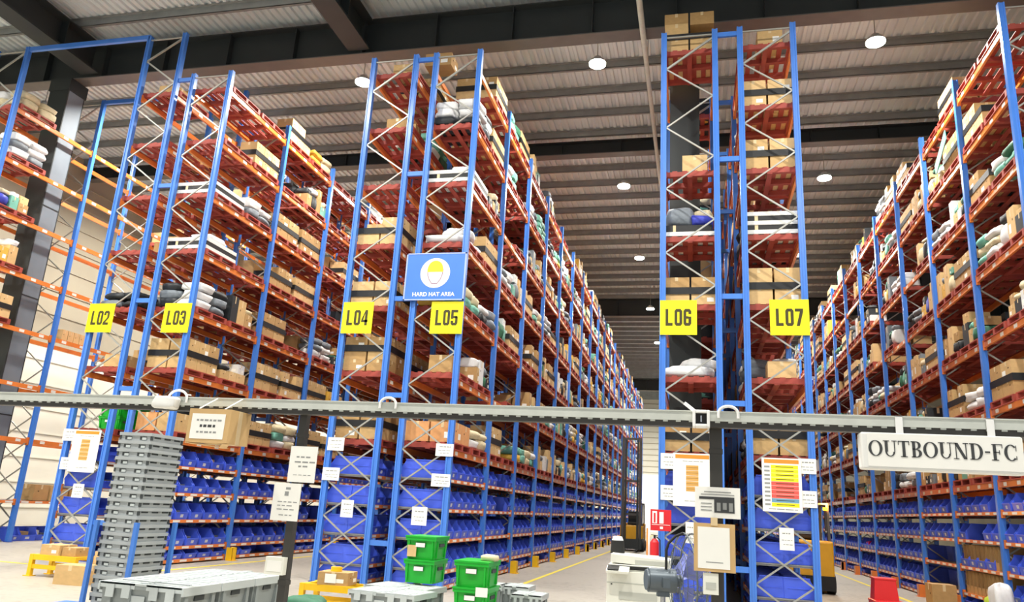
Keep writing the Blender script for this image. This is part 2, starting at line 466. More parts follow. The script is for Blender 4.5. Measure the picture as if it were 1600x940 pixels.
# row spacers tie each back-to-back pair; top ties bridge the aisle at far left
for a_, b_ in (('L02', 'L03'), ('L04', 'L05'), ('L06', 'L07')):
    x0 = RK[a_][1]; x1 = RK[b_][0]
    for z in (.8, 3.68, 5.72, 8.58, 11.44):
        for k in range(3):
            m = MB(); y = Y0 + BAY * k
            m.box(x0 - RK[a_][5].location.x + .002, x1 - RK[a_][5].location.x - .002, y - Y0 - .03, y - Y0 + .03, z - .05, z + .05, 'blue_paint')
            obj('row_spacer', m, RK[a_][5])
for k in range(2):
    m = MB(); y = BAY * k
    m.box(.53, (RK['L02'][0] - RK['L01'][5].location.x), y - .04, y + .04, 12.72, 12.84, 'blue_paint')
    obj('cross_tie', m, RK['L01'][5])

# ------------------------------------------------------------------ templates of the goods
T = {}
def t_pallet():
    b = MB()
    for y in (-.56, 0, .56): b.box(-.55, .55, y - .045, y + .045, .022, .122, 'pallet_red')
    for i in range(6):
        x = -.55 + .2 * i; b.box(x, x + .1, -.6, .6, .122, .144, 'pallet_red')
    for x in (-.5, 0, .5): b.box(x - .05, x + .05, -.6, .6, 0, .022, 'pallet_red')
    return b
T['pallet'] = t_pallet()
CARTC = {'a': 'card_a', 'b': 'card_b', 'c': 'card_c', 'o': 'card_o', 'w': 'sack_white', 't': 'sack_teal', 'k': 'sack_dark', 'g': 'sack_grey', 'y': 'sack_yellow'}
def t_carton(c, lab):
    b = MB(); b.box(-.5, .5, -.5, .5, 0, 1, c)
    b.box(-.5, .5, -.06, .06, 1, 1.006, 'tape'); b.box(-.06, .06, -.506, -.5, .72, 1, 'tape'); b.box(.5, .504, -.06, .06, .72, 1, 'tape'); b.box(-.504, -.5, -.06, .06, .72, 1, 'tape')
    b.box(.5, .502, -.25, -.15, .55, .62, 'slit'); b.box(-.502, -.5, -.25, -.15, .55, .62, 'slit')
    if lab:
        b.box(.5, .503, .08, .38, .2, .5, 'paper'); b.box(-.503, -.5, .08, .38, .2, .5, 'paper'); b.box(.1, .36, -.503, -.5, .2, .5, 'paper')
    return b
for k, c in CARTC.items():
    for l in (0, 1): T['carton' + k + str(l)] = t_carton(c, l)
def t_sack(c, seed):
    r = random.Random(seed); b = MB(); vs = []; fs = []; nu, nv = 18, 8
    ph = [r.uniform(0, 6.28) for _ in range(6)]
    def se(v, e): return math.copysign(abs(v) ** e, v)
    e1, e2, e3 = r.uniform(.28, .5), r.uniform(.3, .5), r.uniform(.4, .6)
    for j in range(nv + 1):
        t = -PI / 2 + PI * j / nv
        for i in range(nu):
            a = 2 * PI * i / nu
            k = 1 + .07 * math.sin(3 * a + ph[0]) + .06 * math.sin(5 * a + ph[1] + 2 * t) + .05 * math.sin(4 * t + ph[2] + a)
            x = .5 * se(math.cos(t), e1) * se(math.cos(a), e2) * k; y = .5 * se(math.cos(t), e1) * se(math.sin(a), e2) * k
            z = .5 + .5 * se(math.sin(t), e3) * (1 + .1 * math.sin(2 * a + ph[3]))
            vs.append((x, y, max(0, z)))
    for j in range(nv):
        for i in range(nu):
            fs.append((j * nu + i, j * nu + (i + 1) % nu, (j + 1) * nu + (i + 1) % nu, (j + 1) * nu + i))
    b.add(vs, fs, c, True); return b
SACKC = {'white': 'sack_white', 'teal': 'sack_teal', 'grey': 'sack_grey', 'black': 'sack_dark', 'cream': 'sack_cream', 'green': 'sack_green', 'yellow': 'sack_yellow', 'blue': 'sack_blue'}
for n, c in SACKC.items():
    for q in range(3): T['sack' + n + str(q)] = t_sack(c, hash(n) % 7 + q * 13 if False else sum(map(ord, n)) + q)
def t_panel():
    b = MB(); b.box(-.5, .5, -.5, .5, 0, 1, 'board_white'); b.box(-.5, .5, -.503, -.5, .1, .16, 'label_white'); return b
T['panel'] = t_panel()
def t_band():
    b = MB(); t = .004
    b.box(-.5, .5, -.5 - t, -.5, 0, 1, 'black_wrap'); b.box(-.5, .5, .5, .5 + t, 0, 1, 'black_wrap'); b.box(-.5 - t, -.5, -.5 - t, .5 + t, 0, 1, 'black_wrap'); b.box(.5, .5 + t, -.5 - t, .5 + t, 0, 1, 'black_wrap')
    return b
T['band'] = t_band()
def t_bin(fill):
    "open-fronted stacking bin: front at +x, about .5 deep, .47 wide, .3 high"
    b = MB(); t = .012; c = 'bin_blue'
    b.box(-.25, .25, -.20, .20, 0, t, c)
    for s in (-1, 1):
        o = (0, s * .20, 0); pts = [(-.25, 0), (.25, 0), (.27, .15), (.19, .24), (.16, .30), (-.27, .30)]
        y0 = s * .20; y1 = s * .225
        vs = [(p[0], y0 + (y1 - y0) * p[1] / .3, p[1]) for p in pts] + [(p[0], y0 + (y1 - y0) * p[1] / .3 + s * t, p[1]) for p in pts]
        n = len(pts); b.add(vs, [tuple(range(n)), tuple(range(2 * n - 1, n - 1, -1))] + [(i, (i + 1) % n, n + (i + 1) % n, n + i) for i in range(n)], c)
        b.box(-.27, .17, min(y1, y1 + s * .022), max(y1, y1 + s * .022), .285, .30, c)
    b.add([(.25, -.2, 0), (.25, .2, 0), (.27, .211, .13), (.27, -.211, .13), (.262, -.2, 0), (.262, .2, 0), (.282, .211, .13), (.282, -.211, .13)],
          [(0, 1, 2, 3), (7, 6, 5, 4), (3, 2, 6, 7), (0, 4, 5, 1), (0, 3, 7, 4), (1, 5, 6, 2)], c)
    b.box(.275, .292, -.215, .215, .118, .134, c)
    b.add([(-.25, -.2, 0), (-.25, .2, 0), (-.27, .225, .3), (-.27, -.225, .3)], [(0, 1, 2, 3)], c)
    b.box(-.28, -.262, -.225, .225, .285, .30, c)
    b.add([(.266, -.05, .03), (.266, .05, .03), (.28, .05, .095), (.28, -.05, .095)], [(0, 1, 2, 3)], 'bin_lab')
    for s in (-1, 1): b.box(-.2, .2, min(s * .214, s * .232), max(s * .214, s * .232), .14, .152, c)
    if fill == 1: b.box(-.2, .08, -.15, .12, t, .2, 'card_a')
    if fill == 2: b.box(-.2, .05, -.16, .0, t, .22, 'paper'); b.box(-.2, .1, .02, .16, t, .16, 'sack_grey')
    return b
for q in range(3): T['bin' + str(q)] = t_bin(q)
ITEMS = []
def px_area(p, s):
    return (s * 1190.0 / p[2]) ** 2
def post_x(rack_x, z, y):
    # picture column of a front post at the picture row y
    a = proj(rack_x, Y0, 0); b = proj(rack_x, Y0, 11.5); t = (y - a[1]) / (b[1] - a[1]); return a[0] + (b[0] - a[0]) * t
def weight(rn, loc, idx):
    p = proj(*loc)
    if p is None or not (-25 < p[0] < 1625 and -25 < p[1] < 960): return 0, None
    wv = 1.0
    if RK[rn][2] == 0: wv = (1, .35, .1, .05)[min(idx, 3)]
    if rn == 'L03' and p[0] > post_x(-7.27, 0, p[1]): wv = .12 if p[0] < post_x(-4.68, 0, p[1]) else .03
    if rn in ('L01', 'L02') and p[0] > post_x(-12.11, 0, p[1]): wv *= .3
    if rn == 'L01' and p[0] > post_x(-13.63, 0, p[1]): wv *= .2
    if rn == 'L08' and p[0] < post_x(2.0, 0, p[1]): wv = .03
    return wv, p
def item(kind, key, loc, rz, sc, label, cat, group, rn, idx, size, front=1.0):
    wv, p = weight(rn, loc, idx)
    s = wv * front * px_area(p, size) if p else 0
    ITEMS.append((s, kind, key, loc, rz, sc, label, cat, group))
CCOL = {'a': 'brown', 'b': 'dark brown', 'c': 'pale brown', 'o': 'orange-brown', 'w': 'white', 't': 'teal', 'k': 'black', 'g': 'grey', 'y': 'yellow'}
def place(rn, lv, pi): return '%s pallet, %s level, %s' % (ordw(pi), LEVN[lv], RN[rn])
def carton_at(rn, lv, pi, x, y, z, dx, dy, dz, lay, nth, col=None, lab=None, front=1, rz=0, side=''):
    c = col or R_.choice('aaabbcc'); l = R_.choice((0, 0, 1)) if lab is None else lab
    item('carton', 'carton%s%d' % (c, l), (x, y, z), rz, (dx, dy, dz), '%s carton, %s%s, %s along, %s' % (CCOL[c], side, lay, ORD[nth], place(rn, lv, pi)), 'carton', 'cartons on ' + RN[rn], rn, pi, max(dy, dx) * .9 + dz * .3, front)
def sack_at(rn, lv, pi, x, y, z, dx, dy, dz, lay, nth, col, front=1, rz=0, side=''):
    item('sack', 'sack%s%d' % (col, R_.randrange(3)), (x, y, z), rz, (dx, dy, dz), '%s bag, %s%s, %s along, %s' % (col, side, lay, ORD[nth], place(rn, lv, pi)), 'bag', 'bags on ' + RN[rn], rn, pi, dy * .8, front)
LAY = ['lower layer', 'middle layer', 'upper layer', 'topmost layer']
def load(rn, lv, pi, xc, yc, zb, face, kind, deep):
    "goods standing on the pallet whose top is zb; face = side towards the aisle"
    f = face or 1
    cols = (0, 1) if deep else (0,)
    if kind == 'cartons' or kind == 'cartons3' or kind == 'ocartons' or kind == 'bigcartons':
        ny = 2 if kind == 'bigcartons' else R_.choice((2, 3, 3)); nl = 3 if kind == 'cartons3' else (1 if kind == 'ocartons' else 2)
        hz = R_.uniform(.27, .34) if nl == 2 else .24
        if kind == 'bigcartons': hz = .36
        if kind == 'ocartons': hz = .4
        col = 'o' if kind == 'ocartons' else (R_.choice('abc'))
        gap = .06 if nl > 1 else 0
        z = zb
        for l in range(nl):
            for ci in cols:
                for j in range(ny):
                    if l == nl - 1 and l > 0 and R_.random() < .12: continue
                    dx = .5; dy = 1.14 / ny
                    carton_at(rn, lv, pi, xc + f * (.265 if ci == 0 else -.265), yc - .57 + dy * (j + .5), z, dx * .98, dy * .965, hz, LAY[l if nl < 3 else l] if nl > 1 else 'single layer', j, col=col if R_.random() < .75 else None, side='' if ci == 0 else 'back row ')
            z += hz + .002
        if nl > 1:
            item('band', 'band', (xc if deep else xc + f * .265, yc, zb + hz - .07 + (0 if nl == 2 else hz)), 0, (1.04 if deep else .51, 1.16, .14), 'black wrap band around cartons, ' + place(rn, lv, pi), 'wrap band', 'black wrap bands on ' + RN[rn], rn, pi, .5)
    elif kind == 'sacks':
        cs = R_.choice((('black', 'white', 'grey'), ('white', 'white', 'grey'), ('teal', 'cream', 'white'), ('grey', 'black', 'white'), ('cream', 'yellow', 'teal'), ('green', 'white', 'teal')))
        z = zb
        for l in range(R_.choice((2, 3))):
            for ci in cols:
                for j in range(2):
                    dz = R_.uniform(.18, .26)
                    sack_at(rn, lv, pi, xc + f * (.27 if ci == 0 else -.27) + R_.uniform(-.02, .03), yc - .29 + .58 * j + R_.uniform(-.03, .03), z, .54, .56, dz, LAY[l], j, R_.choice(cs), rz=R_.uniform(-.06, .06), side='' if ci == 0 else 'back row ')
            z += .2
    elif kind == 'white_sacks':
        for j in range(2):
            sack_at(rn, lv, pi, xc - .05, yc - .3 + .6 * j, zb, .98, .56, .2, LAY[0], j, 'white')
        sack_at(rn, lv, pi, xc + .15, yc - .15, zb + .17, .7, .6, .2, LAY[2], 0, 'white', rz=.2)
    elif kind == 'panels' or kind == 'panels2':
        n = 2 if kind == 'panels' else 3; z = zb
        for l in range(n):
            item('panel', 'panel', (xc, yc, z), 0, (1.06, 1.2, .085), 'long white flat pack, %s, %s' % (LAY[l], place(rn, lv, pi)), 'flat pack', 'white flat packs on ' + RN[rn], rn, pi, .6)
            z += .087
            if l < n - 1:
                item('slab', 'slab', (xc, yc, z), 0, (1.05, 1.18, .10), 'black wrapped flat pack, %s, %s' % (LAY[l], place(rn, lv, pi)), 'flat pack', 'black flat packs on ' + RN[rn], rn, pi, .6)
                z += .102
        if kind == 'panels' and R_.random() < .6: sack_at(rn, lv, pi, xc + .1, yc, z, .6, .6, .22, 'on top', 0, R_.choice(('white', 'grey')))
    elif kind == 'dark_sack':
        item('panel', 'panel', (xc, yc, zb), 0, (1.06, 1.2, .085), 'long white flat pack under dark bags, %s' % place(rn, lv, pi), 'flat pack', 'white flat packs on ' + RN[rn], rn, pi, .6)
        item('slab', 'slab', (xc - .05, yc, zb + .087), 0, (.95, 1.18, .14), 'black wrapped flat pack under dark bags, %s' % place(rn, lv, pi), 'flat pack', 'black flat packs on ' + RN[rn], rn, pi, .6)
        sack_at(rn, lv, pi, xc - .2, yc - .2, zb + .23, .6, .7, .42, LAY[1], 0, 'grey'); sack_at(rn, lv, pi, xc + .22, yc - .3, zb + .23, .45, .5, .26, LAY[1], 1, 'blue'); sack_at(rn, lv, pi, xc + .25, yc - .1, zb + .46, .4, .5, .2, LAY[2], 0, 'cream')
    elif kind == 'small':
        n = R_.choice((1, 2)); y = yc - .3
        for j in range(n):
            dy = R_.uniform(.35, .5); dz = R_.uniform(.22, .4)
            carton_at(rn, lv, pi, xc + f * (.1 if deep else .25), y, zb, .5, dy, dz, 'single layer', j); y += dy + .06
    elif kind == 'mixed':
        y = yc - .58; j = 0
        while y < yc + .36 and j < 6:
            dy = R_.uniform(.2, .38); dz = R_.choice((R_.uniform(.2, .38), R_.uniform(.45, .75)))
            if R_.random() < .72: carton_at(rn, lv, pi, xc + f * .27, y + dy / 2, zb, .5, dy * .95, dz, 'single layer', j, col=R_.choice('aaabbccwtkkgy'))
            else: dz = min(dz, .45); sack_at(rn, lv, pi, xc + f * .28, y + dy / 2, zb, .5, dy, dz, 'single layer', j, R_.choice(list(SACKC)))
            if dz < .5 and R_.random() < .75:
                if R_.random() < .5: sack_at(rn, lv, pi, xc + f * .28, y + dy / 2, zb + dz, .46, dy, R_.uniform(.12, .22), 'upper layer', j, R_.choice(('white', 'teal', 'cream', 'grey', 'black', 'black', 'green')))
                else: carton_at(rn, lv, pi, xc + f * .27, y + dy / 2, zb + dz + .008, .44, dy * .85, R_.uniform(.1, .26), 'upper layer', j, col=R_.choice('abbcwtkg'), rz=R_.uniform(-.12, .12))
            y += dy; j += 1
    elif kind == 'crates':
        for l in range(2):
            for j in range(2):
                item('crate', 'crate', (xc + f * .22, yc - .28 + .56 * j, zb + .30 * l), 0, (1, 1, 1), 'green plastic crate, %s, %s along, %s' % (LAY[l * 2], ORD[j], place(rn, lv, pi)), 'crate', 'green crates on ' + RN[rn], rn, pi, .5)
def t_slab():
    b = MB(); b.box(-.5, .5, -.5, .5, 0, 1, 'black_wrap'); b.box(-.3, -.24, -.502, -.5, 0, 1, 'tape'); return b
T['slab'] = t_slab()
def crate_mb(lid=False):
    "ribbed green plastic crate .56 x .40 x .29 with a label pocket"
    b = MB(); c = 'green_crate'
    b.taper(-.27, .27, -.19, .19, 0, .24, .02, c)
    for z in (.235,): b.box(-.285, .285, -.205, .205, z, .29, c)
    b.box(-.292, .292, -.212, .212, .272, .292, c)
    for s in (-1, 1):
        for x in (-.22, .22): b.box(x - .012, x + .012, min(s * .175, s * .2), max(s * .175, s * .2), .02, .235, c)
        b.box(-.09, .09, min(s * .2, s * .208), max(s * .2, s * .208), .15, .21, 'tote_dark'); b.box(-.085, .085, min(s * .207, s * .210), max(s * .207, s * .210), .155, .205, 'paper')
        for y in (-.12, .12): b.box(min(s * .25, s * .28), max(s * .25, s * .28), y - .012, y + .012, .02, .235, c)
        b.box(min(s * .27, s * .285), max(s * .27, s * .285), -.07, .07, .16, .20, 'tote_dark')
    return b
T['crate'] = crate_mb()

def t_plain(c):
    b = MB(); b.box(-.5, .5, -.5, .5, 0, 1, c); return b
for k, c in (('a', 'card_b'), ('b', 'card_a'), ('k', 'sack_dark')): T['plain' + k] = t_plain(c)
def rear_fill_goods(x, y, z, dx):  # plain unseen blocks added behind the goods to darken the rack interiors
    for j in range(2):
        ITEMS.append((0, 'carton', 'plain' + R_.choice('abk'), (x, y - .29 + .58 * j, z), 0, (dx, .56, R_.uniform(.35, .75)), '', 'carton', None))
FRONT = {('L01', 4): 'mixed', ('L01', 3): 'mixed', ('L01', 2): 'cartons', ('L01', 1): 'sacks', ('L01', 0): 'crates', ('L02', 0): 'crates', ('L02', 1): 'small', ('L02', 2): 'sacks', ('L02', 3): None, ('L02', 4): None, ('L02', 5): None, ('L02', 6): 'small',
         ('L03', 0): 'ocartons', ('L03', 1): 'cartons', ('L03', 2): 'sacks', ('L03', 3): 'panels', ('L03', 4): 'panels', ('L03', 5): None, ('L03', 6): None,
         ('L04', 0): 'cartons', ('L04', 1): 'cartons3', ('L04', 2): 'cartons', ('L04', 3): 'cartons', ('L04', 4): None, ('L04', 5): 'small', ('L04', 6): 'small',
         ('L05', 0): 'ocartons', ('L05', 1): 'small', ('L05', 2): 'sacks', ('L05', 3): 'white_sacks', ('L05', 4): 'panels', ('L05', 5): 'sacks', ('L05', 6): None,
         ('L06', 0): 'cartons', ('L06', 1): 'white_sacks', ('L06', 2): 'cartons', ('L06', 3): 'dark_sack', ('L06', 4): 'small', ('L06', 5): None, ('L06', 6): 'cartons',
         ('L07', 0): 'bigcartons', ('L07', 1): 'small', ('L07', 2): 'bigcartons', ('L07', 3): 'panels2', ('L07', 4): 'cartons', ('L07', 5): 'cartons', ('L07', 6): 'small'}
for rn, (xl, xr, face, H, nb, root) in RK.items():
    xc = (xl + xr) / 2
    for lv, z in enumerate(LV):
        for pi in range(nb * 2):
            if rn == 'L06' and (lv == 5): continue
            yc = Y0 + BAY * (pi // 2) + (.74 if pi % 2 == 0 else 2.06)
            if (rn == 'L06' or rn == 'L01') and 15.95 < yc < 17.3: continue     # the building column stands here
            if rn == 'L01' and (pi > 1 and R_.random() < .8): continue
            if rn in ('L02',) and lv > 3 and pi > 0 and R_.random() < .5: continue
            if pi > 1 and R_.random() < .05: continue
            if rn == 'L05' and lv == 6 and pi == 0: continue
            item('pallet', 'pallet', (xc, yc, z), 0, (1, 1, 1), 'red pallet in ' + place(rn, lv, pi), 'pallet', 'red pallets on ' + RN[rn], rn, pi, .6)
            deep = pi == 0 or (face == 0 and pi < 2)
            if pi == 0 and (rn, lv) in FRONT: kd = FRONT[(rn, lv)]
            elif (rn, lv, pi) == ('L05', 6, 1): kd = 'cartons'; deep = True
            else:
                if R_.random() < (.45 if lv == 6 else .12) or (rn == 'L03' and lv > 4 and R_.random() < .5): continue
                if rn == 'L03': kd = R_.choice(('cartons', 'cartons', 'sacks', 'mixed', 'mixed'))
                elif rn == 'L08': kd = R_.choice(('cartons', 'sacks', 'mixed', 'mixed', 'mixed'))
                elif rn == 'L05': kd = R_.choice(('cartons', 'sacks', 'sacks', 'mixed', 'mixed'))
                else: kd = R_.choice(('cartons', 'sacks', 'small'))
            if kd: load(rn, lv, pi, xc, yc, z + .146, face, kd, deep)
            if kd and not deep: rear_fill_goods(xc - (face or 1) * .27 if face else xc, yc, z + .147, .5 if face else 1.0)
        if face == 0 and rn != 'L01':
            for pi in range(nb * 2, 24):  # unseen loads of hidden racks, added to stop light passing through
                yc = Y0 + BAY * (pi // 2) + (.74 if pi % 2 == 0 else 2.06)
                if R_.random() < .85 - .4 * (lv == 6): ITEMS.append((0, 'pallet', 'pallet', (xc, yc, z), 0, (1, 1, 1), '', 'pallet', None)); rear_fill_goods(xc, yc, z + .147, 1.0)
    # picking bins on the lower shelves
    if rn == 'L01': continue
    for si, z in enumerate(BZ):
        for k in range(max(nb, 12)):
            for ci, sd in enumerate((1, -1)):
                if rn == 'L08' and sd == face and k in (1, 2) and si in (1, 2) and not (k == 1 and si == 2): continue
                if face == 0 and k > 11: continue
                miss = R_.choice((9, 9, 9, 9, 0, 4, 2)) if k else 9
                for j in range(5):
                    if j == miss or (j == 3 and miss == 2): continue
                    y = Y0 + BAY * k + .0575 + .30 + j * .525 + R_.uniform(-.01, .01)
                    if rn == 'L06' and 15.85 < y < 17.2: continue
                    q = R_.choice((0, 0, 1, 2))
                    item('bin', 'bin%d' % q, (xc + sd * .245, y, z), (0 if sd > 0 else PI) + R_.uniform(-.04, .04), (1, 1.04, .82 if si == 0 else 1.16),
                         'blue open-front bin, %s shelf, %s bay, %s along, %s%s' % (SHN[si], ordw(k), ORD[j], RN[rn], '' if face == sd else (', right side' if sd > 0 else ', left side')), 'bin',
                         'blue picking bins on ' + RN[rn], rn, k, .5, 1 if (face == sd or k == 0) else 0)
# goods of the nearly empty rack at far left
for j, (dy, c) in enumerate(((.5, 'b'), (.62, 'a'), (.44, 'b'))):
    item('carton', 'carton%s0' % c, (-17.9, 18.2 + .64 * j, 1.06), 0, (.6, dy, .42), '%s carton on the low shelf of the leftmost rack, %s along' % (CCOL[c], ORD[j]), 'carton', 'cartons on leftmost rack', 'L01', 0, .5)
for j in range(7):
    item('carton', 'cartonc0', (-17.85, 16.95 + .22 * j + (.3 if j > 1 else 0), LV[2] + .002), 0, (.4, .2, .34), 'pale brown carton standing on bare orange beams of the leftmost rack, %s along' % ORD[j], 'carton', 'cartons on leftmost rack', 'L01', 0, .4) if j > 2 else None
for j in range(6):
    item('bin', 'bin%d' % (j % 3), (-17.9, 17.6 + .54 * j, .0), R_.uniform(-.3, .3), (1.1, 1.1, 1.15), 'blue bin on the floor under the leftmost rack, %s along' % ORD[j], 'bin', 'blue bins under the leftmost rack', 'L01', 0, .5)
# tan file boxes on the rightmost rack's low shelves
def t_file():
    b = MB(); c = 'card_b'
    b.box(-.28, .28, -.06, -.05, 0, .46, c); b.box(-.28, .28, .05, .06, 0, .46, c); b.box(-.28, .28, -.05, .05, 0, .012, c); b.box(-.28, -.27, -.05, .05, 0, .46, c); b.box(.27, .28, -.05, .05, 0, .16, c)
    b.box(-.26, .2, -.035, .03, .012, .40, 'card_a'); return b
T['file'] = t_file()
for si in (1, 2):
    for j in range(9):
        for kk in ((1,) if si == 2 else (1,)):
            item('file', 'file', (RK['L08'][0] + .32, Y0 + BAY * 1 + .55 + .24 * j, BZ[si]), PI, (1, 1.5, 1), 'tan open file box upright on %s shelf, rightmost rack, %s along' % (SHN[si], ORD[j]), 'file box', 'tan file boxes on the rightmost rack', 'L08', 0, .4)
# single boxes on the very top
item('carton', 'cartonb1', (-5.9, 15.3, 11.63), 0, (.65, .5, .32), 'lone brown carton on the very top between racks L04 and L05', 'carton', 'cartons on rack L04', 'L04', 0, .6)
for j in range(2):
    item('carton', 'cartonb0', (-.35 + .54 * j, 15.25, LV[6] + .146 + .66), 0, (.5, 1.0, .30), 'brown carton highest of all on rack L06, %s along' % ORD[j], 'carton', 'cartons on rack L06', 'L06', 0, .6)

NAMES = {'carton': ('carton', 'carton'), 'sack': ('bag', 'bag'), 'pallet': ('pallet', 'pallet'), 'bin': ('storage_bin', 'bin'), 'band': ('wrap_band', 'wrap band'), 'panel': ('flat_pack', 'flat pack'), 'slab': ('wrapped_flat_pack', 'flat pack'),
         'crate': ('plastic_crate', 'crate'), 'file': ('file_box', 'file box')}
FARLAB = {'carton': 'brown cartons packed farther down the long rack rows', 'sack': 'assorted bags packed farther down the long rack rows', 'pallet': 'red pallets farther down the long rack rows',
          'bin': 'blue picking bins farther down the long rack rows', 'band': 'black wrap bands on loads farther down the rows', 'panel': 'white flat packs farther down the rows', 'slab': 'black flat packs farther down the rows', 'crate': 'green crates farther down', 'file': 'tan file boxes farther along'}
LIMIT = {'carton': 300, 'sack': 300, 'pallet': 300, 'bin': 300, 'band': 100}
TM = {}
used_labels = {}
for kd in NAMES:
    L = sorted([q for q in ITEMS if q[1] == kd], key=lambda q: -q[0]); ms = Mass()
    for i, (s, _, key, loc, rz, sc, label, cat, grp) in enumerate(L):
        if i < LIMIT.get(kd, 300) and (s > 0 or kd in ('crate', 'file')):
            if key not in TM: TM[key] = T[key].mesh(NAMES[kd][0])
            o = link(NAMES[kd][0], TM[key], None, loc, (0, 0, rz), sc); tag(o, label, cat, grp)
        else: ms.put(T[key], MX(loc, rz, sc))
    if ms.n:
        o = obj(NAMES[kd][0] + '_rows', ms.b); tag(o, FARLAB[kd], NAMES[kd][1], None, 'stuff')
#FOREGROUND
b = MB(); b.bar((5.74, 18.9, 10.12), (5.62, 17.6, 10.42), .02, .26, 'sack_teal'); o = obj('board', b); tag(o, 'pale green board leaning out of an upper level of the rightmost rack', 'board')
# ------------------------------------------------------------------ signs and papers on the rack ends
def fit_text(txt, wd, ht, m, bold=0.0, depth=.0015):
    me = text_mesh(txt, 1.0, m, bold, depth)
    xs = [v.co.x for v in me.vertices]; zs = [v.co.z for v in me.vertices]
    cx, cz = (max(xs) + min(xs)) / 2, (max(zs) + min(zs)) / 2; sx = wd / (max(xs) - min(xs)); sz = ht / (max(zs) - min(zs))
    for v in me.vertices: v.co.x = (v.co.x - cx) * sx; v.co.z = (v.co.z - cz) * sz
    me.update(); return me
def block_text(txt, W, H):
    "bold condensed capitals and figures cut from plate"
    b = MB(); n = len(txt); g = W * .05; cw = (W - g * (n - 1)) / n; t = cw * .36; v = H * .17
    for i, ch in enumerate(txt):
        x0 = -W / 2 + i * (cw + g); x1 = x0 + cw; z0 = -H / 2; z1 = H / 2
        def r(a, c, lo, hi): b.box(x0 + a, x0 + c, -.004, 0, z0 + lo, z0 + hi, 'ink')
        def top(): b.prism([(x0 + .03, z1), (x1 - .03, z1), (x1, z1 - .04), (x1, z1 - v), (x0, z1 - v), (x0, z1 - .04)], (0, 0, 0), (1, 0, 0), (0, 0, 1), .004, 'ink')
        def bot(): b.prism([(x0 + .03, z0), (x1 - .03, z0), (x1, z0 + .04), (x1, z0 + v), (x0, z0 + v), (x0, z0 + .04)], (0, 0, 0), (1, 0, 0), (0, 0, 1), .004, 'ink')
        if ch == 'L': r(0, t, 0, H); r(t, cw * .92, 0, v)
        if ch == '0': top(); bot(); r(0, t, v, H - v); r(cw - t, cw, v, H - v)
        if ch == '2': top(); r(cw - t, cw, H * .5, H - v); r(0, t, H * .68, H - v); r(0, cw, 0, v); b.prism([(x0, z0 + v), (x0 + t * 1.1, z0 + v), (x1, z0 + H * .5), (x1 - t, z0 + H * .5)], (0, 0, 0), (1, 0, 0), (0, 0, 1), .004, 'ink')
        if ch == '3': top(); bot(); r(cw - t, cw, v, H - v); r(cw * .35, cw - t, H * .44, H * .58); r(0, t, v, H * .32); r(0, t, H * .68, H - v)
        if ch == '4': r(cw - t * 1.25, cw - t * .2, 0, H); r(0, cw, H * .2, H * .35); b.prism([(x0, z0 + H * .35), (x0 + t * .8, z0 + H * .35), (x1 - t * 1.2, z1 - .05), (x1 - t * 1.2, z1)], (0, 0, 0), (1, 0, 0), (0, 0, 1), .004, 'ink')
        if ch == '5': r(0, cw, H - v, H); r(0, t, H * .42, H - v); r(t, cw * .9, H * .46, H * .6); r(cw - t, cw, v, H * .56); bot(); r(0, t, v, H * .3)
        if ch == '6': top(); bot(); r(0, t, v, H - v); r(cw - t, cw, v, H * .54); r(t, cw - t, H * .42, H * .56); r(cw - t, cw, H * .7, H - v)
        if ch == '7': r(0, cw, H - v, H); b.prism([(x0 + cw * .16, z0), (x0 + cw * .16 + t * 1.05, z0), (x1, z1 - v), (x1 - t * 1.1, z1 - v)], (0, 0, 0), (1, 0, 0), (0, 0, 1), .004, 'ink')
    return b
for t_, x0, where in (('L02', -13.70, 'leftmost yellow sign, on the left post of its rack'), ('L03', -11.68, 'on the right post of the second rack end'), ('L04', -7.28, 'on the left post of the rack under the hard hat sign'),
                      ('L05', -5.30, 'just below the blue hard hat sign'), ('L06', -.65, 'left one of the pair right of the wide aisle'), ('L07', 1.36, 'rightmost yellow sign')):
    o = thing('row_sign', 'yellow %s board, %s' % (t_, where), 'sign', (x0 + .345, 14.44, 5.29), 0, 'yellow row signs')
    b = MB(); b.box(-.345, .345, -.006, .006, -.34, .34, 'yellow_sign'); b.box(-.30, .30, .006, .014, .2, .24, 'galv')
    obj('board', b, o); obj('lettering', block_text(t_, .48, .33), o, (0, -.006, 0))
# hard hat sign
o = thing('safety_sign', 'blue HARD HAT AREA sign with white circle on racks L04 and L05', 'sign', (-5.27, 14.40, 6.165))
b = MB(); b.box(-.65, .65, -.008, .008, -.505, .505, 'safety_blue'); obj('board', b, o)
b = MB()
for s in (-1, 1): b.box(min(s * .63, s * .66), max(s * .63, s * .66), -.014, .01, -.515, .515, 'safety_frame'); b.box(-.66, .66, -.014, .01, min(s * .49, s * .515), max(s * .49, s * .515), 'safety_frame')
obj('frame', b, o)
b = MB(); n = 40
b.prism([(.325 * math.cos(2 * PI * i / n), .325 * math.sin(2 * PI * i / n)) for i in range(n)], (0, -.008, .075), (1, 0, 0), (0, 0, 1), .003, 'white')
hd = [(-.165, .08), (-.16, -.02), (-.12, -.14), (-.06, -.225), (.06, -.225), (.12, -.14), (.16, -.02), (.165, .08)]
b.prism([(p[0] * 1.09, p[1] * 1.06) for p in hd], (0, -.011, .075), (1, 0, 0), (0, 0, 1), .001, 'skin_outline')
b.prism([(p[0] * .96, p[1] * .96) for p in hd], (0, -.012, .075), (1, 0, 0), (0, 0, 1), .001, 'white')
hat = [(-.17, .02), (.17, .02), (.17, .10)] + [(.165 * math.cos(a), .10 + .17 * math.sin(a)) for a in [PI * k / 12 for k in range(1, 12)]] + [(-.17, .10)]
b.prism(hat, (0, -.013, .075), (1, 0, 0), (0, 0, 1), .001, 'hat_yellow')
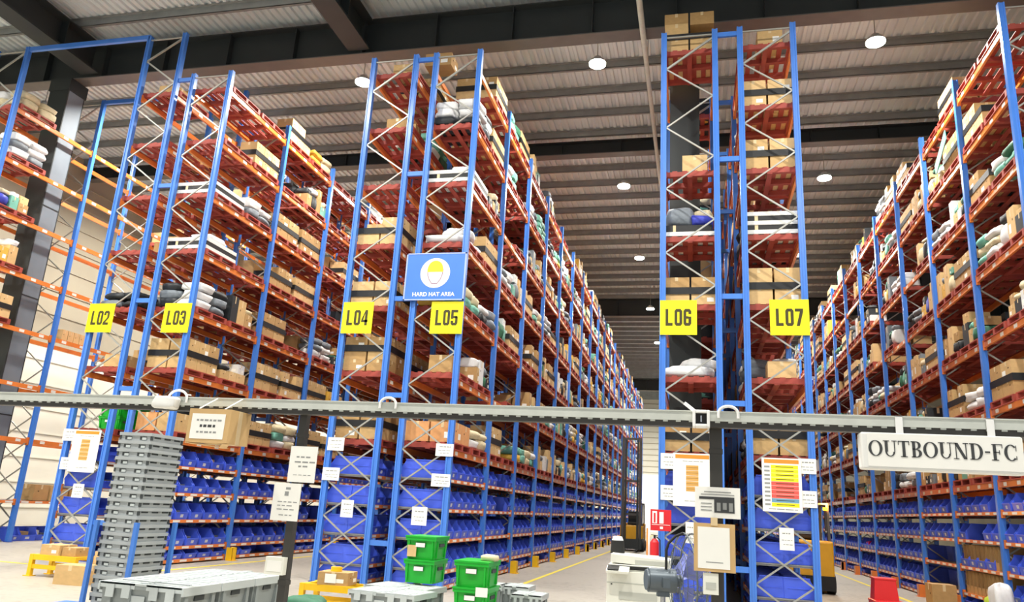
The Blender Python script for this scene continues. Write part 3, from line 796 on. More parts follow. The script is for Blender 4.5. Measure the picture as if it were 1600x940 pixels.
obj('pictogram', b, o)
link('lettering', fit_text('HARD HAT AREA', .92, .085, 'white', .02), o, (0, -.010, -.385))
# taped papers and posters
def lines(b, w, h, y, rows, m='ink_grey', seed=1):
    r = random.Random(seed)
    for (z, k, ht) in rows:
        x = -k / 2
        while x < k / 2 - .01:
            l = min(r.uniform(.03, .07) * w / .3, k / 2 - x); b.box(x * w, (x + l) * w if False else x * w + l, y - .001, y, z * h - ht / 2, z * h + ht / 2, m); x += (l + .012) / w
def paper(x0, x1, z0, z1, y, label, rows=((.25, .6, .02), (-.05, .7, .012), (-.25, .5, .012)), name='paper_notice', cat='notice', m='ink_grey', grp='paper notices on the rack ends'):
    b = MB(); w_, h_ = x1 - x0, z1 - z0
    b.box(-w_ / 2, w_ / 2, -.002, .002, -h_ / 2, h_ / 2, 'paper'); lines(b, w_, h_, -.002, rows, m, int(abs(x0) * 100))
    o = obj(name, b, None, ((x0 + x1) / 2, y, (z0 + z1) / 2)); return tag(o, label, cat, grp)
PY = 14.455
for (x0, x1, z0, z1, lab) in ((-13.72, -13.34, 2.48, 2.74, 'white notice on the left post of rack L02, left of its poster top'), (-13.64, -13.27, 1.86, 2.12, 'white notice on the left post of rack L02, beside its poster foot'),
        (-13.18, -12.9, 1.28, 1.57, 'small white notice hung on the braces below the L02 poster'), (-7.28, -6.92, 2.52, 2.78, 'upper white notice on the left post of rack L04'), (-7.32, -6.95, 1.93, 2.18, 'lower white notice on the left post of rack L04'),
        (-6.83, -6.57, 1.24, 1.57, 'small white notice hung on the braces of rack L04'), (-4.96, -4.6, 2.50, 2.74, 'upper white notice on the right post of rack L05'), (-5.0, -4.62, 1.92, 2.16, 'lower white notice on the right post of rack L05'),
        (-5.34, -5.03, 1.18, 1.52, 'small white notice hung on the braces of rack L05'), (-.62, -.30, 2.45, 2.73, 'white notice above another on the left post of rack L06'), (-.62, -.34, 1.90, 2.16, 'white notice on the left post of rack L06, level with the poster foot'),
        (1.76, 2.05, 2.47, 2.73, 'white notice on the right post of rack L07, at the top of the colour chart'), (1.76, 2.04, 1.90, 2.18, 'white notice on the right post of rack L07, at the foot of the colour chart'), (1.40, 1.64, 1.17, 1.54, 'small white tabled notice hung below the colour chart on rack L07'),
        (-.18, -.02, 1.18, 1.54, 'narrow white notice on the braces of rack L06')):
    paper(x0, x1, z0, z1, PY, lab)
def poster(x0, x1, z0, z1, label, kind):
    o = thing('rack_poster', label, 'poster', ((x0 + x1) / 2, PY - .012, (z0 + z1) / 2), 0)
    w_, h_ = x1 - x0, z1 - z0; b = MB(); b.box(-w_ / 2, w_ / 2, -.004, .004, -h_ / 2, h_ / 2, 'paper'); lines(b, w_, h_, -.004, ((.35, .5, .012), (-.4, .4, .012)) if kind == 'stack' else (), 'ink_grey', 4); obj('sheet', b, o)
    b = MB(); b.box(-w_ * .44, w_ * .44, -.006, -.004, h_ * .40, h_ * .475, 'poster_orange'); obj('header_band', b, o); b = MB()
    if kind == 'stack':
        for k in range(5):
            z = -h_ * .22 + k * h_ * .1; b.box(-w_ * .16, w_ * .16, -.006, -.004, z, z + h_ * .092, 'poster_brown'); b.box(-w_ * .16, w_ * .16, -.0065, -.006, z + h_ * .045, z + h_ * .05, 'ink')
    else:
        rows = ['poster_yellow'] * 4 + ['poster_red'] * 4 + ['poster_blue', 'poster_yellow']
        for k, c in enumerate(rows):
            z = h_ * .37 - k * h_ * .078; b.box(-w_ * .27, w_ * .42, -.006, -.004, z - h_ * .072, z, c); b.box(-w_ * .44, -w_ * .30, -.006, -.004, z - h_ * .055, z - h_ * .02, 'ink_grey'); b.box(-w_ * .15, w_ * .3, -.0066, -.006, z - h_ * .04, z - h_ * .028, 'ink')
        lines(b, w_, h_, -.004, ((-.45, .7, .015),), 'ink_grey', 5); b.box(-w_ * .46, w_ * .46, -.0045, -.0035, -h_ * .49, h_ * .49, 'paper')
    obj('print', b, o)
poster(-13.42, -12.72, 1.82, 2.73, 'white poster with orange header and carton stack picture on rack L02', 'stack')
poster(-.40, .28, 1.81, 2.74, 'white poster with orange header and carton stack picture on rack L06', 'stack')
poster(1.14, 1.80, 1.80, 2.72, 'white chart with yellow, red and blue rows on rack L07', 'chart')

# ------------------------------------------------------------------ foreground bar, poles and what hangs from them
BY, BZc = 5.0, 2.21
o = thing('overhead_bar', 'long grey metal bar running across the whole foreground', 'bar', (0, BY, 0))
b = MB()
b.box(-7.5, 4.5, -.045, .045, BZc - .018, BZc + .045, 'bar_metal'); b.box(-7.5, 4.5, -.05, -.045, BZc + .037, BZc + .045, 'bar_metal')
obj('rail', b, o)
b = MB(); b.box(-7.5, 4.5, -.035, .035, BZc - .055, BZc - .018, 'pole_dark')
for k in range(150): b.box(-7.48 + .08 * k, -7.45 + .08 * k, -.042, -.035, BZc - .028, BZc - .018, 'bar_metal')
obj('slotted_underside', b, o)
for px_ in (-2.76, .125):
    b = MB(); wd = .028 if px_ < 0 else .038
    b.box(px_ - wd, px_ + wd, .05, .05 + 2 * wd, 0, 2.22, 'pole_dark'); b.box(px_ - .12, px_ + .12, -.05, .22, 0, .012, 'pole_dark')
    for z in (.5, 1.0, 1.5, 2.0): b.box(px_ - wd - .004, px_ + wd + .004, .046, .054 + 2 * wd, z, z + .03, 'pole_dark')
    obj('upright', b, o)
# cable loops over the bar
def loop(x, r, label, y=BY - .02):
    b = MB(); pts = [(x + r * 1.3 * math.cos(a), y, BZc + .03 + r * math.sin(a)) for a in [PI * k / 10 for k in range(11)]]
    pts = [(pts[0][0], y, BZc - .0)] + pts + [(pts[-1][0], y, BZc)]
    b.path(pts, .009, 'white', 8); o = obj('cable_loop', b); tag(o, label, 'cable', 'white cable loops on the bar')
loop(-3.745, .06, 'white cable loop on the bar left of the hanging cardboard box', BY - .06); loop(-2.07, .045, 'white cable loop on the bar under the hard hat sign', BY - .06); loop(.20, .045, 'white cable loop on the bar beside the square white tube end', BY - .06)
# wrapped bundle beside the box
b = t_sack('board_white', 5); o = obj('wrapped_bundle', b, None, (-3.80, BY - .10, BZc - .055), (0, 0, 0)); o.scale = (.19, .09, .09); tag(o, 'crumpled white plastic bundle tied to the bar left of the cardboard box', 'bundle')
# square white tube end
o = thing('square_tube', 'square white tube end with dark opening clamped on the bar', 'tube', (.035, BY - .10, 2.195))
b = MB(); r = .052; q = .034
for s in (-1, 1): b.box(min(s * q, s * r), max(s * q, s * r), -.05, .05, -r, r, 'white'); b.box(-q, q, -.05, .05, min(s * q, s * r), max(s * q, s * r), 'white')
obj('sleeve', b, o, bevel=.004)
b = MB(); b.box(-q, q, -.02, .05, -q, q, 'rubber'); b.box(-.004, .004, -.024, -.02, -.02, .02, 'chrome'); obj('bore_shade', b, o)  # dark block stands in for the shade inside the hollow tube
b = MB(); b.bar((-.04, .0, .05), (-.10, .02, .10), .02, .02, 'white'); obj('strap', b, o)
# hanging cardboard box
o = thing('cardboard_box', 'cardboard box with white printed sheet hanging from the foreground bar', 'box', (-3.335, 4.89, 1.915), .03)
b = MB(); b.box(-.163, .163, -.12, .15, 0, .235, 'card_a'); b.box(.163, .166, -.02, .03, 0, .235, 'tape'); b.box(-.163, .163, -.02, .03, -.002, 0, 'tape')
b.bar((-.16, -.11, -.004), (.02, .13, -.02), .05, .004, 'card_c'); b.bar((.15, -.11, -.004), (-.02, .13, -.02), .05, .004, 'card_c')
obj('carton_body', b, o)
b = MB(); b.box(-.135, .125, -.1225, -.12, .025, .20, 'paper')
lines(b, .26, .175, -.1225, (), 'ink_grey')
for z, k, ht in ((.155, .18, .012), (.115, .12, .018), (.072, .16, .012)):
    x = -k / 2 - .005; i = 0
    while x < k / 2 - .01: b.box(x, x + .018 + .006 * (i % 3), -.1235, -.1225, z - ht / 2, z + ht / 2, 'ink_grey' if ht < .015 else 'ink_dark'); x += .028 + .006 * (i % 3); i += 1
obj('printed_sheet', b, o)
for sx in (-.09, .11):
    b = MB(); b.bar((sx, -.118, .236), (sx + .02, .05, .33), .012, .003, 'white'); obj('string', b, o)
# notices on the left pole
def pole_notice(x0, x1, z0, z1, y, label, rows):
    o = paper(x0, x1, z0, z1, y, label, rows, grp='paper notices on the dark pole'); return o
pole_notice(-2.815, -2.605, 1.685, 1.935, 5.035, 'upper white notice sheet on the left dark pole', ((.2, .5, .010), (.06, .6, .010), (-.06, .3, .010), (-.3, .6, .004)))
pole_notice(-2.905, -2.695, 1.42, 1.675, 5.03, 'lower white notice sheet on the left dark pole', ((.36, .1, .016), (.22, .15, .03), (.0, .6, .006), (-.1, .6, .006), (-.2, .6, .006), (-.35, .4, .006)))
b = MB(); b.box(-.07, .07, -.03, .02, 0, .115, 'machine_white'); b.box(-.055, .055, -.032, -.03, .02, .09, 'paper'); o = obj('junction_box', b, None, (-2.81, 5.03, 1.065), bevel=.006); tag(o, 'white box fixed low on the left dark pole beside grey totes', 'box')
b = MB(); b.box(-.045, .045, -.04, .0, 0, .12, 'machine_white'); b.box(-.03, .03, -.043, -.04, .03, .07, 'machine_grey'); o = obj('junction_box', b, None, (.085, 5.045, 1.165), bevel=.006); tag(o, 'small white box low on the right dark pole under the cardboard panel', 'box')
# signs on the right pole
o = thing('printed_board', 'white board with dark printed picture, upper one on the right dark pole', 'notice', (.13, 5.02, 1.70))
b = MB(); b.box(-.135, .135, -.008, .008, -.092, .092, 'paper'); obj('sheet', b, o)
b = MB(); b.box(-.11, .1, -.010, -.008, .018, .034, 'ink_dark'); b.box(-.02, .1, -.010, -.008, -.06, .018, 'ink_dark')
for k in range(3): b.box(-.005 + .036 * k, .018 + .036 * k, -.0108, -.010, -.05 + .01 * (k % 2), .0, 'ink_grey'); b.box(-.10, -.035, -.010, -.008, -.05 + .02 * k, -.044 + .02 * k, 'ink_grey')
b.box(-.08, .08, -.010, -.008, .06, .066, 'ink_grey'); b.box(-.10, .10, -.010, -.008, .045, .050, 'ink_grey'); obj('print', b, o)
o = thing('backed_notice', 'cardboard panel with white sheet, lower one on the right dark pole', 'notice', (.108, 5.01, 1.435))
b = MB(); b.box(-.122, .122, -.012, .018, -.14, .14, 'card_a'); obj('backing', b, o)
b = MB(); b.box(-.098, .09, -.014, -.012, -.122, .118, 'paper'); b.box(-.05, .05, -.0148, -.014, -.088, -.083, 'ink_grey'); obj('sheet', b, o)
b = MB(); b.box(-.02, .02, -.016, -.012, .128, .175, 'tape'); obj('tape_tab', b, o)
# hanging OUTBOUND-FC sign
o = thing('hanging_sign', 'white wrapped sign reading OUTBOUND-FC hanging from the bar at right', 'sign', (1.385, BY - .02, 2.045))
b = MB(); b.box(-.43, .43, -.045, .055, -.108, .108, 'board_white'); obj('panel', b, o, bevel=.012)
b = MB(); b.box(-.395, .425, -.047, -.0455, -.09, .10, 'paper'); obj('face_sheet', b, o)
for sx in (-.21, .275):
    b = MB(); b.box(sx - .02, sx + .02, -.034, -.030, .10, .21, 'white'); b.box(sx - .02, sx + .02, -.034, .07, .205, .209, 'white'); b.box(sx - .02, sx + .02, .066, .07, .0, .209, 'white'); obj('hanging_strap', b, o)
def serif(b, ch, x, w, h, y0, y1, m):
    t = .17 * h; n = .05 * h; sf = .045 * h; z0 = -h / 2; z1 = h / 2
    def r(xa, xb, za, zb): b.box(xa, xb, y0, y1, za, zb, m)
    def sr(cx, z, k): r(cx - k / 2, cx + k / 2, z, z + sf)
    if ch == 'O' or ch == 'C':
        a0, a1 = (0, 2 * PI) if ch == 'O' else (.75, 2 * PI - .75)
        b.ring(x + w / 2, 0, h / 2, h / 2 - n, y0, y1, m, 36, a0, a1, w / h, t)
        if ch == 'C': r(x + w * .86, x + w * .90, .1 * h, .45 * h); r(x + w * .86, x + w * .90, -.42 * h, -.2 * h)
    if ch == 'U':
        r(x + .12 * w, x + .12 * w + t, -.2 * h, z1); r(x + .80 * w, x + .80 * w + n, -.2 * h, z1); sr(x + .12 * w + t / 2, z1 - sf, t * 2.2); sr(x + .82 * w, z1 - sf, t * 1.8)
        b.ring(x + .47 * w + t * .1, -.2 * h, .3 * h, .3 * h - n, y0, y1, m, 18, PI, 2 * PI, (.36 * w) / (.3 * h), t * .6)
    if ch == 'T':
        r(x + w / 2 - t / 2, x + w / 2 + t / 2, z0, z1); r(x + .04 * w, x + .96 * w, z1 - n, z1); r(x + .04 * w, x + .09 * w, z1 - .25 * h, z1); r(x + .91 * w, x + .96 * w, z1 - .25 * h, z1); sr(x + w / 2, z0, t * 2.3)
    if ch in 'BD':
        r(x + .14 * w, x + .14 * w + t, z0, z1); r(x + .03 * w, x + .5 * w, z0, z0 + n); r(x + .03 * w, x + .5 * w, z1 - n, z1)
        if ch == 'D': b.ring(x + .46 * w, 0, h / 2, h / 2 - n, y0, y1, m, 20, -PI / 2, PI / 2, (.5 * w) / (h / 2), t)
        else:
            r(x + .14 * w, x + .5 * w, -n / 2 + .02 * h, n / 2 + .02 * h)
            b.ring(x + .5 * w, .26 * h, .24 * h, .24 * h - n, y0, y1, m, 16, -PI / 2, PI / 2, (.38 * w) / (.24 * h), t * .95); b.ring(x + .5 * w, -.24 * h, .26 * h, .26 * h - n, y0, y1, m, 16, -PI / 2, PI / 2, (.44 * w) / (.26 * h), t)
    if ch == 'N':
        r(x + .14 * w, x + .14 * w + n, z0, z1); r(x + .82 * w, x + .82 * w + n, z0, z1); sr(x + .16 * w, z0, t * 1.8); sr(x + .84 * w, z1 - sf, t * 1.8); sr(x + .1 * w, z1 - sf, t * 1.2)
        b.prism([(x + .08 * w, z1), (x + .08 * w + t * 1.15, z1), (x + .82 * w + n, z0), (x + .82 * w + n - t * 1.0, z0)], (0, y1, 0), (1, 0, 0), (0, 0, 1), y1 - y0, m)
    if ch == '-': r(x + .1 * w, x + .9 * w, -.06 * h, .04 * h)
    if ch == 'F':
        r(x + .14 * w, x + .14 * w + t, z0, z1); r(x + .03 * w, x + .95 * w, z1 - n, z1); r(x + .9 * w, x + .95 * w, z1 - .25 * h, z1); r(x + .2 * w, x + .7 * w, -n / 2, n / 2); r(x + .65 * w, x + .7 * w, -.13 * h, .13 * h); sr(x + .14 * w + t / 2, z0, t * 2.3)
b = MB(); ww = {'O': 1.0, 'U': .95, 'T': .85, 'B': .8, 'N': 1.0, 'D': .95, '-': .42, 'F': .78, 'C': .9}
tot = sum(ww[c] + .06 for c in 'OUTBOUND-FC'); sc_ = .79 / tot; x = -.39
for c in 'OUTBOUND-FC':
    serif(b, c, x, ww[c] * sc_, .092, -.0495, -.047, 'ink_dark'); x += (ww[c] + .06) * sc_
obj('lettering', b, o, (0, 0, .015))

# ------------------------------------------------------------------ totes, crates, stack of nested bins
def tote_parts():
    a = MB(); c = 'tote_grey'
    a.taper(-.35, .35, -.225, .225, 0, .255, .03, c); a.box(-.36, .36, -.235, .235, .235, .262, c)
    for s in (-1, 1):
        a.box(-.30, .30, min(s * .222, s * .238), max(s * .222, s * .238), .05, .065, c)
        for x in (-.26, -.09, .09, .26): a.box(x - .014, x + .014, min(s * .2, s * .236), max(s * .2, s * .236), .03, .24, c)
        a.box(min(s * .34, s * .352), max(s * .34, s * .352), -.06, .06, .17, .205, 'tote_dark')
        for y in (-.17, .17): a.box(min(s * .32, s * .36), max(s * .32, s * .36), y - .02, y + .02, .03, .24, c)
        a.box(-.10, .04, min(s * .222, s * .226), max(s * .222, s * .226), .12, .19, 'tote_lid')
    l = []
    for s in (-1, 1):
        m = MB(); q = 'tote_lid'
        m.box(min(0, s * .365), max(0, s * .365), -.238, .238, .262, .276, q)
        m.box(min(s * .355, s * .372), max(s * .355, s * .372), -.24, .24, .215, .276, q)
        for y in (-.238, .226): m.box(min(s * .05, s * .36), max(s * .05, s * .36), y, y + .012, .235, .276, q)
        for k in range(4): m.box(min(s * .01, s * .30) , max(s * .01, s * .30), -.19 + .12 * k, -.16 + .12 * k, .276, .281, q)
        for k in range(3): m.box(-.035, .035, -.20 + .16 * k + (.08 if s > 0 else 0), -.14 + .16 * k + (.08 if s > 0 else 0), .274, .284, q)
        for x in (.12, .26):
            for y in (-.244, .236): m.box(s * x - .035, s * x + .035, y, y + .008, .17, .262, q)
        l.append(m)
    return a.mesh('body'), l[0].mesh('lid_flap'), l[1].mesh('lid_flap')
TA, TL1, TL2 = tote_parts()
def tote(x, y, z, rz, label, sc=(1, 1, 1), grp='grey lidded totes'):
    t = thing('lidded_tote', label, 'tote', (x, y, z), rz, grp); t.scale = sc
    link('body', TA, t); link('lid_flap', TL1, t); link('lid_flap', TL2, t); return t
TH = .286
for j, nm in enumerate(('nearest', 'middle', 'farthest')):
    for l, ln in enumerate(('floor layer', 'second layer', 'top layer')):
        tote(-4.05, 5.53 + .492 * j, .03 + TH * l + .004 * l, .0, 'grey lidded tote, %s, %s of the row before the nested bins' % (ln, nm))
b = MB()
for y in (-.7, 0, .7): b.box(-.42, .42, y - .06, y + .06, 0, .03, 'card_b')
o = obj('skid_board', b, None, (-4.05, 6.02, 0)); tag(o, 'low wooden skid under the nearest grey totes', 'skid')
for j in range(2):
    for l, ln in enumerate(('lower', 'upper')):
        tote(-3.46 - .08 * j, 8.98 + .62 * j, .02 + .29 * l, -.12, 'grey lidded tote, %s %s one of the block under the taller green crates' % (ln, ('front', 'rear')[j]), (1.15, 1.28, 1))
b = MB(); b.box(-.5, .5, -.65, .65, 0, .02, 'card_b'); o = obj('skid_board', b, None, (-3.5, 9.29, 0), (0, 0, -.12)); tag(o, 'flat skid under the totes that carry the taller green crates', 'skid')
tote(-2.40, 8.98, .02, 0, 'grey lidded tote carrying the front pair of green crates', (.95, 1.0, 1.33)); tote(-2.85, 10.75, .02, .0, 'grey lidded tote on the floor between the green crates, lower one', (.9, 1.1, 1)); tote(-2.85, 10.75, .31, .0, 'grey lidded tote behind the two green crate stacks, upper one', (.9, 1.1, 1))
tote(-2.02, 9.95, .02, 0, 'grey lidded tote at the right end of the tote group, lower one', (.52, 1.0, 1)); tote(-2.02, 9.95, .31, 0, 'grey lidded tote at the right end of the tote group, upper one', (.52, 1.0, 1))
tote(-2.38, 10.85, .02, 0, 'grey lidded tote just behind the front green crates, lower one', (.55, 1.0, 1)); tote(-2.38, 10.85, .31, 0, 'grey lidded tote just behind the front green crates, upper one', (.55, 1.0, 1))
for x in (-2.40, -2.85, -2.02, -2.38):
    pass
CM = T['crate'].mesh('plastic_crate')
def gcrate(x, y, z, label, rz=0):
    o = link('plastic_crate', CM, None, (x, y, z), (0, 0, rz), (.72, 1.35, .98)); tag(o, label, 'crate', 'bright green crates on the totes'); return o
gcrate(-3.43, 9.98, .612, 'bright green crate, lower one of the taller stack on grey totes', .0); gcrate(-3.43, 9.98, .612 + .287, 'bright green crate, topmost of the stack in front of rack L05', .0)
gcrate(-2.50, 9.15, .412, 'bright green crate, lower one of the front stack with papers'); gcrate(-2.50, 9.15, .412 + .287, 'bright green crate, upper one of the front stack with goods in it')
b = t_sack('sack_cream', 3); o = obj('bag', b, None, (-2.36, 9.15, .412 + .57)); o.scale = (.2, .2, .07); tag(o, 'small pale bag lying on the front green crates', 'bag')
b = MB(); b.box(-.07, .07, -.002, .002, -.05, .05, 'paper'); o = obj('paper_slip', b, None, (-2.36, 8.86, .66), (0, 0, 0)); tag(o, 'white slip stuck on the front green crates', 'slip')
b = MB(); b.box(-.06, .06, -.002, .002, -.07, .07, 'card_c'); o = obj('paper_slip', b, None, (-3.54, 9.70, 1.0)); tag(o, 'pale brown slip stuck on the taller green crate stack', 'slip')
# nested grey bins on a blue trolley
def nest_mb():
    b = MB(); c = 'nest_grey'
    b.taper(-.182, .182, -.252, .252, -.10, .050, .006, c); b.box(-.196, .196, -.266, .266, .046, .078, c)
    for s in (-1, 1):
        for x in (-.13, .05): b.box(x, x + .08, min(s * .25, s * .2535), max(s * .25, s * .2535), .006, .040, 'tote_dark'); b.box(x + .03, x + .08, min(s * .2535, s * .258), max(s * .2535, s * .258), .006, .030, 'tote_lid')
        for y in (-.20, -.04, .12): b.box(min(s * .18, s * .1835), max(s * .18, s * .1835), y, y + .10, .026, .042, 'tote_dark')
        for x in (-.186, .186): b.box(x - .01, x + .01, min(s * .235, s * .256), max(s * .235, s * .256), .004, .044, 'tote_dark')
    b.box(-.17, .17, -.24, .24, .0775, .0795, 'tote_dark')
    return b
NM = nest_mb().mesh('nesting_bin')
for k in range(20):
    o = link('nesting_bin', NM, None, (-5.69, 7.21, .37 + .10 - .0 + .0835 * k)); tag(o, 'grey nesting bin, %s from the bottom of the tall stack on the trolley' % ordw(k), 'bin', 'tall stack of nested grey bins')
o = thing('stake_trolley', 'blue trolley with corner stakes carrying the nested grey bins', 'trolley', (-5.69, 7.21, 0))
b = MB(); b.box(-.95, .22, -.30, .30, .31, .36, 'blue_paint'); obj('deck', b, o)
for sx, sy in ((-1, -1), (1, -1), (1, 1), (-1, 1)):
    b = MB(); b.box(sx * .235 - .02, sx * .235 + .02, sy * .30 - .02, sy * .30 + .02, .30, 1.24, 'blue_paint'); obj('stake', b, o)
for sx in (-.8, .15):
    for sy in (-.22, .22):
        b = MB(); b.tube((sx, sy - .02, .07), (sx, sy + .02, .07), .07, 'rubber', 16); b.box(sx - .03, sx + .03, sy - .03, sy + .03, .12, .31, 'galv'); obj('castor', b, o)
# yellow end barriers with goods
def barrier(x0, x1, y, h, label, dp=.45):
    o = thing('end_barrier', label, 'barrier', ((x0 + x1) / 2, y, 0)); w_ = (x1 - x0) / 2; c = 'guard_yellow'
    for sx in (-1, 1):
        for yy in (0, dp):
            b = MB(); b.box(sx * w_ - .035, sx * w_ + .035, yy - .035, yy + .035, 0, h, c); b.box(sx * w_ - .07, sx * w_ + .07, yy - .07, yy + .07, 0, .012, c); obj('post', b, o)
    for yy in (0, dp):
        b = MB(); b.box(-w_ + .03, w_ - .03, yy - .03, yy + .03, h - .09, h, c); b.box(-w_ + .03, w_ - .03, yy - .02, yy + .02, h * .35, h * .35 + .07, c); obj('rail', b, o)
    b = MB()
    for sx in (-1, 0, 1): b.box(sx * (w_ - .03) - .03, sx * (w_ - .03) + .03, .02, dp - .02, h - .05, h - .001, c)
    obj('cross_bars', b, o); return o
barrier(-11.2, -10.32, 11.7, .36, 'low yellow steel barrier in front of rack L02'); barrier(-5.38, -4.52, 10.44, .42, 'low yellow steel barrier in front of rack L04')
def lone_carton(x, y, z, dx, dy, dz, key, label, rz=0):
    if key not in TM: TM[key] = T[key].mesh('carton')
    o = link('carton', TM[key], None, (x, y, z), (0, 0, rz), (dx, dy, dz)); tag(o, label, 'carton'); return o
lone_carton(-10.88, 11.9, .361, .38, .4, .17, 'cartona1', 'flat carton with white label on the yellow barrier by rack L02'); lone_carton(-10.52, 11.92, .361, .28, .36, .14, 'cartonb0', 'plain flat carton at the right end of the yellow barrier by rack L02')
lone_carton(-9.85, 11.25, 0, .5, .4, .30, 'cartona0', 'brown carton on the floor right of the yellow barrier', .15); lone_carton(-9.62, 11.75, 0, .42, .4, .5, 'cartonc1', 'taller pale carton behind the floor carton near rack L03', .0)
lone_carton(-4.95, 10.62, .421, .44, .40, .17, 'cartonb1', 'carton with a tape roll on the yellow barrier by rack L04', .1)
b = MB(); b.tube((0, 0, 0), (0, 0, .06), .08, 'guard_yellow', 20); b.tube((0, 0, .06), (0, 0, .062), .04, 'card_b', 16); o = obj('tape_roll', b, None, (-4.97, 10.60, .5925)); tag(o, 'yellow tape roll on the carton by rack L04', 'tape roll')
b = MB(); b.box(-.08, .08, -.001, .001, -.06, .06, 'paper'); o = obj('paper_slip', b, None, (-4.96, 10.408, .51), (0, 0, .1)); tag(o, 'white slip on the carton that carries a tape roll', 'slip')
b = t_sack('sack_green', 9); o = obj('bag', b, None, (-4.95, 9.75, 0)); o.scale = (.5, .4, .34); tag(o, 'crumpled green bag on the floor before the yellow barrier', 'bag')
# floor guards at the rack posts
def guards(x, y0, n, c, lab, grp, rev=1):
    b = MB(); b.box(-.04, .04, -.10, .10, 0, .30, c); b.box(-.12, .04, -.10, -.08, 0, .30, c); b.box(-.12, .04, .08, .10, 0, .30, c); b.box(-.06, .08, -.13, .13, 0, .012, c)
    me = b.mesh('post_guard')
    for k in range(n):
        o = link('post_guard', me, None, (x, y0 + BAY * k, 0), (0, 0, 0 if rev > 0 else PI)); tag(o, lab % ordw(k), 'post guard', grp)
guards(-4.50, Y0 + BAY, 17, 'guard_yellow', 'yellow guard at the foot of a rack L05 post, %s along the aisle', 'yellow guards along rack L05'); guards(-10.87, Y0 + BAY, 5, 'guard_yellow', 'yellow guard at the foot of a rack L03 post, %s along', 'yellow guards along rack L03')
guards(5.64, Y0 + BAY * 2, 6, 'orange', 'orange guard at the foot of a rightmost rack post, %s along', 'orange guards along the rightmost rack', -1)

# ------------------------------------------------------------------ office machine, fan, fire point
o = thing('copier', 'white office copier standing in the wide aisle mouth', 'copier', (-.54, 8.0, 0), .03)
b = MB(); b.box(-.32, .32, 0, .6, .06, 1.06, 'machine_white'); b.box(-.30, .30, .02, .58, 0, .06, 'rubber'); b.box(-.322, .322, -.003, 0, .945, .955, 'machine_grey'); b.box(-.322, .322, -.003, 0, .60, .607, 'machine_grey'); b.box(-.322, .322, -.003, 0, .33, .337, 'machine_grey')
obj('cabinet', b, o, bevel=.01)
b = MB(); b.box(-.2, .17, -.005, 0, .80, .87, 'machine_grey'); b.box(.02, .09, -.005, 0, .66, .74, 'machine_grey'); b.box(-.28, -.265, -.005, 0, .93, .94, 'rubber'); obj('vents', b, o)
b = MB(); b.box(-.31, .24, .04, .60, 1.061, 1.12, 'machine_white'); b.box(-.30, .24, .03, .04, 1.075, 1.11, 'rubber'); obj('scanner_unit', b, o, bevel=.006)
b = MB(); b.box(-.29, .31, .06, .60, 1.121, 1.20, 'machine_white', (.0, .05, 0)); b.box(-.05, .28, .056, .06, 1.13, 1.17, 'machine_grey'); obj('feeder_lid', b, o, bevel=.008)
b = MB(); b.box(-.32, -.10, -.12, .04, 1.062, 1.085, 'machine_white', (.25, 0, 0)); b.box(-.31, -.2, -.115, .02, 1.088, 1.096, 'rubber', (.25, 0, 0)); obj('control_panel', b, o)
b = MB(); b.box(.22, .25, -.006, 0, .86, .9, 'rubber'); obj('power_switch', b, o)
o = thing('canister', 'dark rounded canister with white cap on the back of the copier', 'canister', (-.80, 8.42, 1.205))
b = MB(); b.tube((0, 0, 0), (0, 0, .13), .075, 'rubber', 18, .065); obj('body', b, o); b = MB(); b.tube((0, 0, .13), (0, 0, .17), .06, 'white', 18, .045); obj('cap', b, o)
# pedestal fan turned sideways
o = thing('pedestal_fan', 'industrial pedestal fan with wire cage right of the copier', 'fan', (-.28, 7.1, 0), .30)
b = MB(); b.tube((-.13, 0, 1.07), (.10, 0, 1.07), .10, 'motor_grey', 22); b.tube((-.15, 0, 1.07), (-.13, 0, 1.07), .085, 'motor_grey', 22); b.tube((.10, 0, 1.07), (.16, 0, 1.07), .05, 'motor_grey', 16); b.box(-.05, .05, -.03, .03, .94, .985, 'motor_grey'); b.box(-.03, .03, -.13, -.09, 1.02, 1.10, 'motor_grey'); obj('motor', b, o)
b = MB(); b.tube((0, 0, .03), (0, 0, .96), .022, 'chrome', 14); obj('pole', b, o)
b = MB(); b.tube((0, 0, 0), (0, 0, .03), .28, 'rubber', 24, .25); obj('base', b, o)
b = MB(); CR = .40
for xx, rr in ((.13, .10), (.12, .20), (.13, .30), (.18, CR), (.26, CR), (.31, .30), (.33, .20), (.33, .10)):
    b.path([(xx, rr * math.cos(2 * PI * k / 32), 1.07 + rr * math.sin(2 * PI * k / 32)) for k in range(32)], .003 if rr < CR else .008, 'motor_grey', 6, True)
for k in range(28):
    a = 2 * PI * k / 28; c, s = math.cos(a), math.sin(a)
    b.path([(xx, rr * c, 1.07 + rr * s) for xx, rr in ((.13, .06), (.12, .2), (.14, .32), (.18, CR), (.26, CR), (.31, .3), (.33, .2), (.335, .04))], .0018, 'motor_grey', 5)
obj('cage', b, o)
for k in range(3):
    a = 2 * PI * k / 3 + .4; b = MB(); vs = []
    for i in range(6):
        rr = .05 + .06 * i
        for s, q in ((-1, .17), (1, .27)):
            aa = a + s * (.38 - .02 * i); vs.append((q, rr * math.cos(aa), 1.07 + rr * math.sin(aa)))
    b.add(vs + [(v[0] + .006, v[1], v[2]) for v in vs], [f for i in range(5) for f in ((2 * i, 2 * i + 1, 2 * i + 3, 2 * i + 2), (12 + 2 * i, 14 + 2 * i, 15 + 2 * i, 13 + 2 * i), (2 * i, 2 * i + 2, 14 + 2 * i, 12 + 2 * i), (2 * i + 1, 13 + 2 * i, 15 + 2 * i, 3 + 2 * i))], 'fan_blade'); obj('blade', b, o)
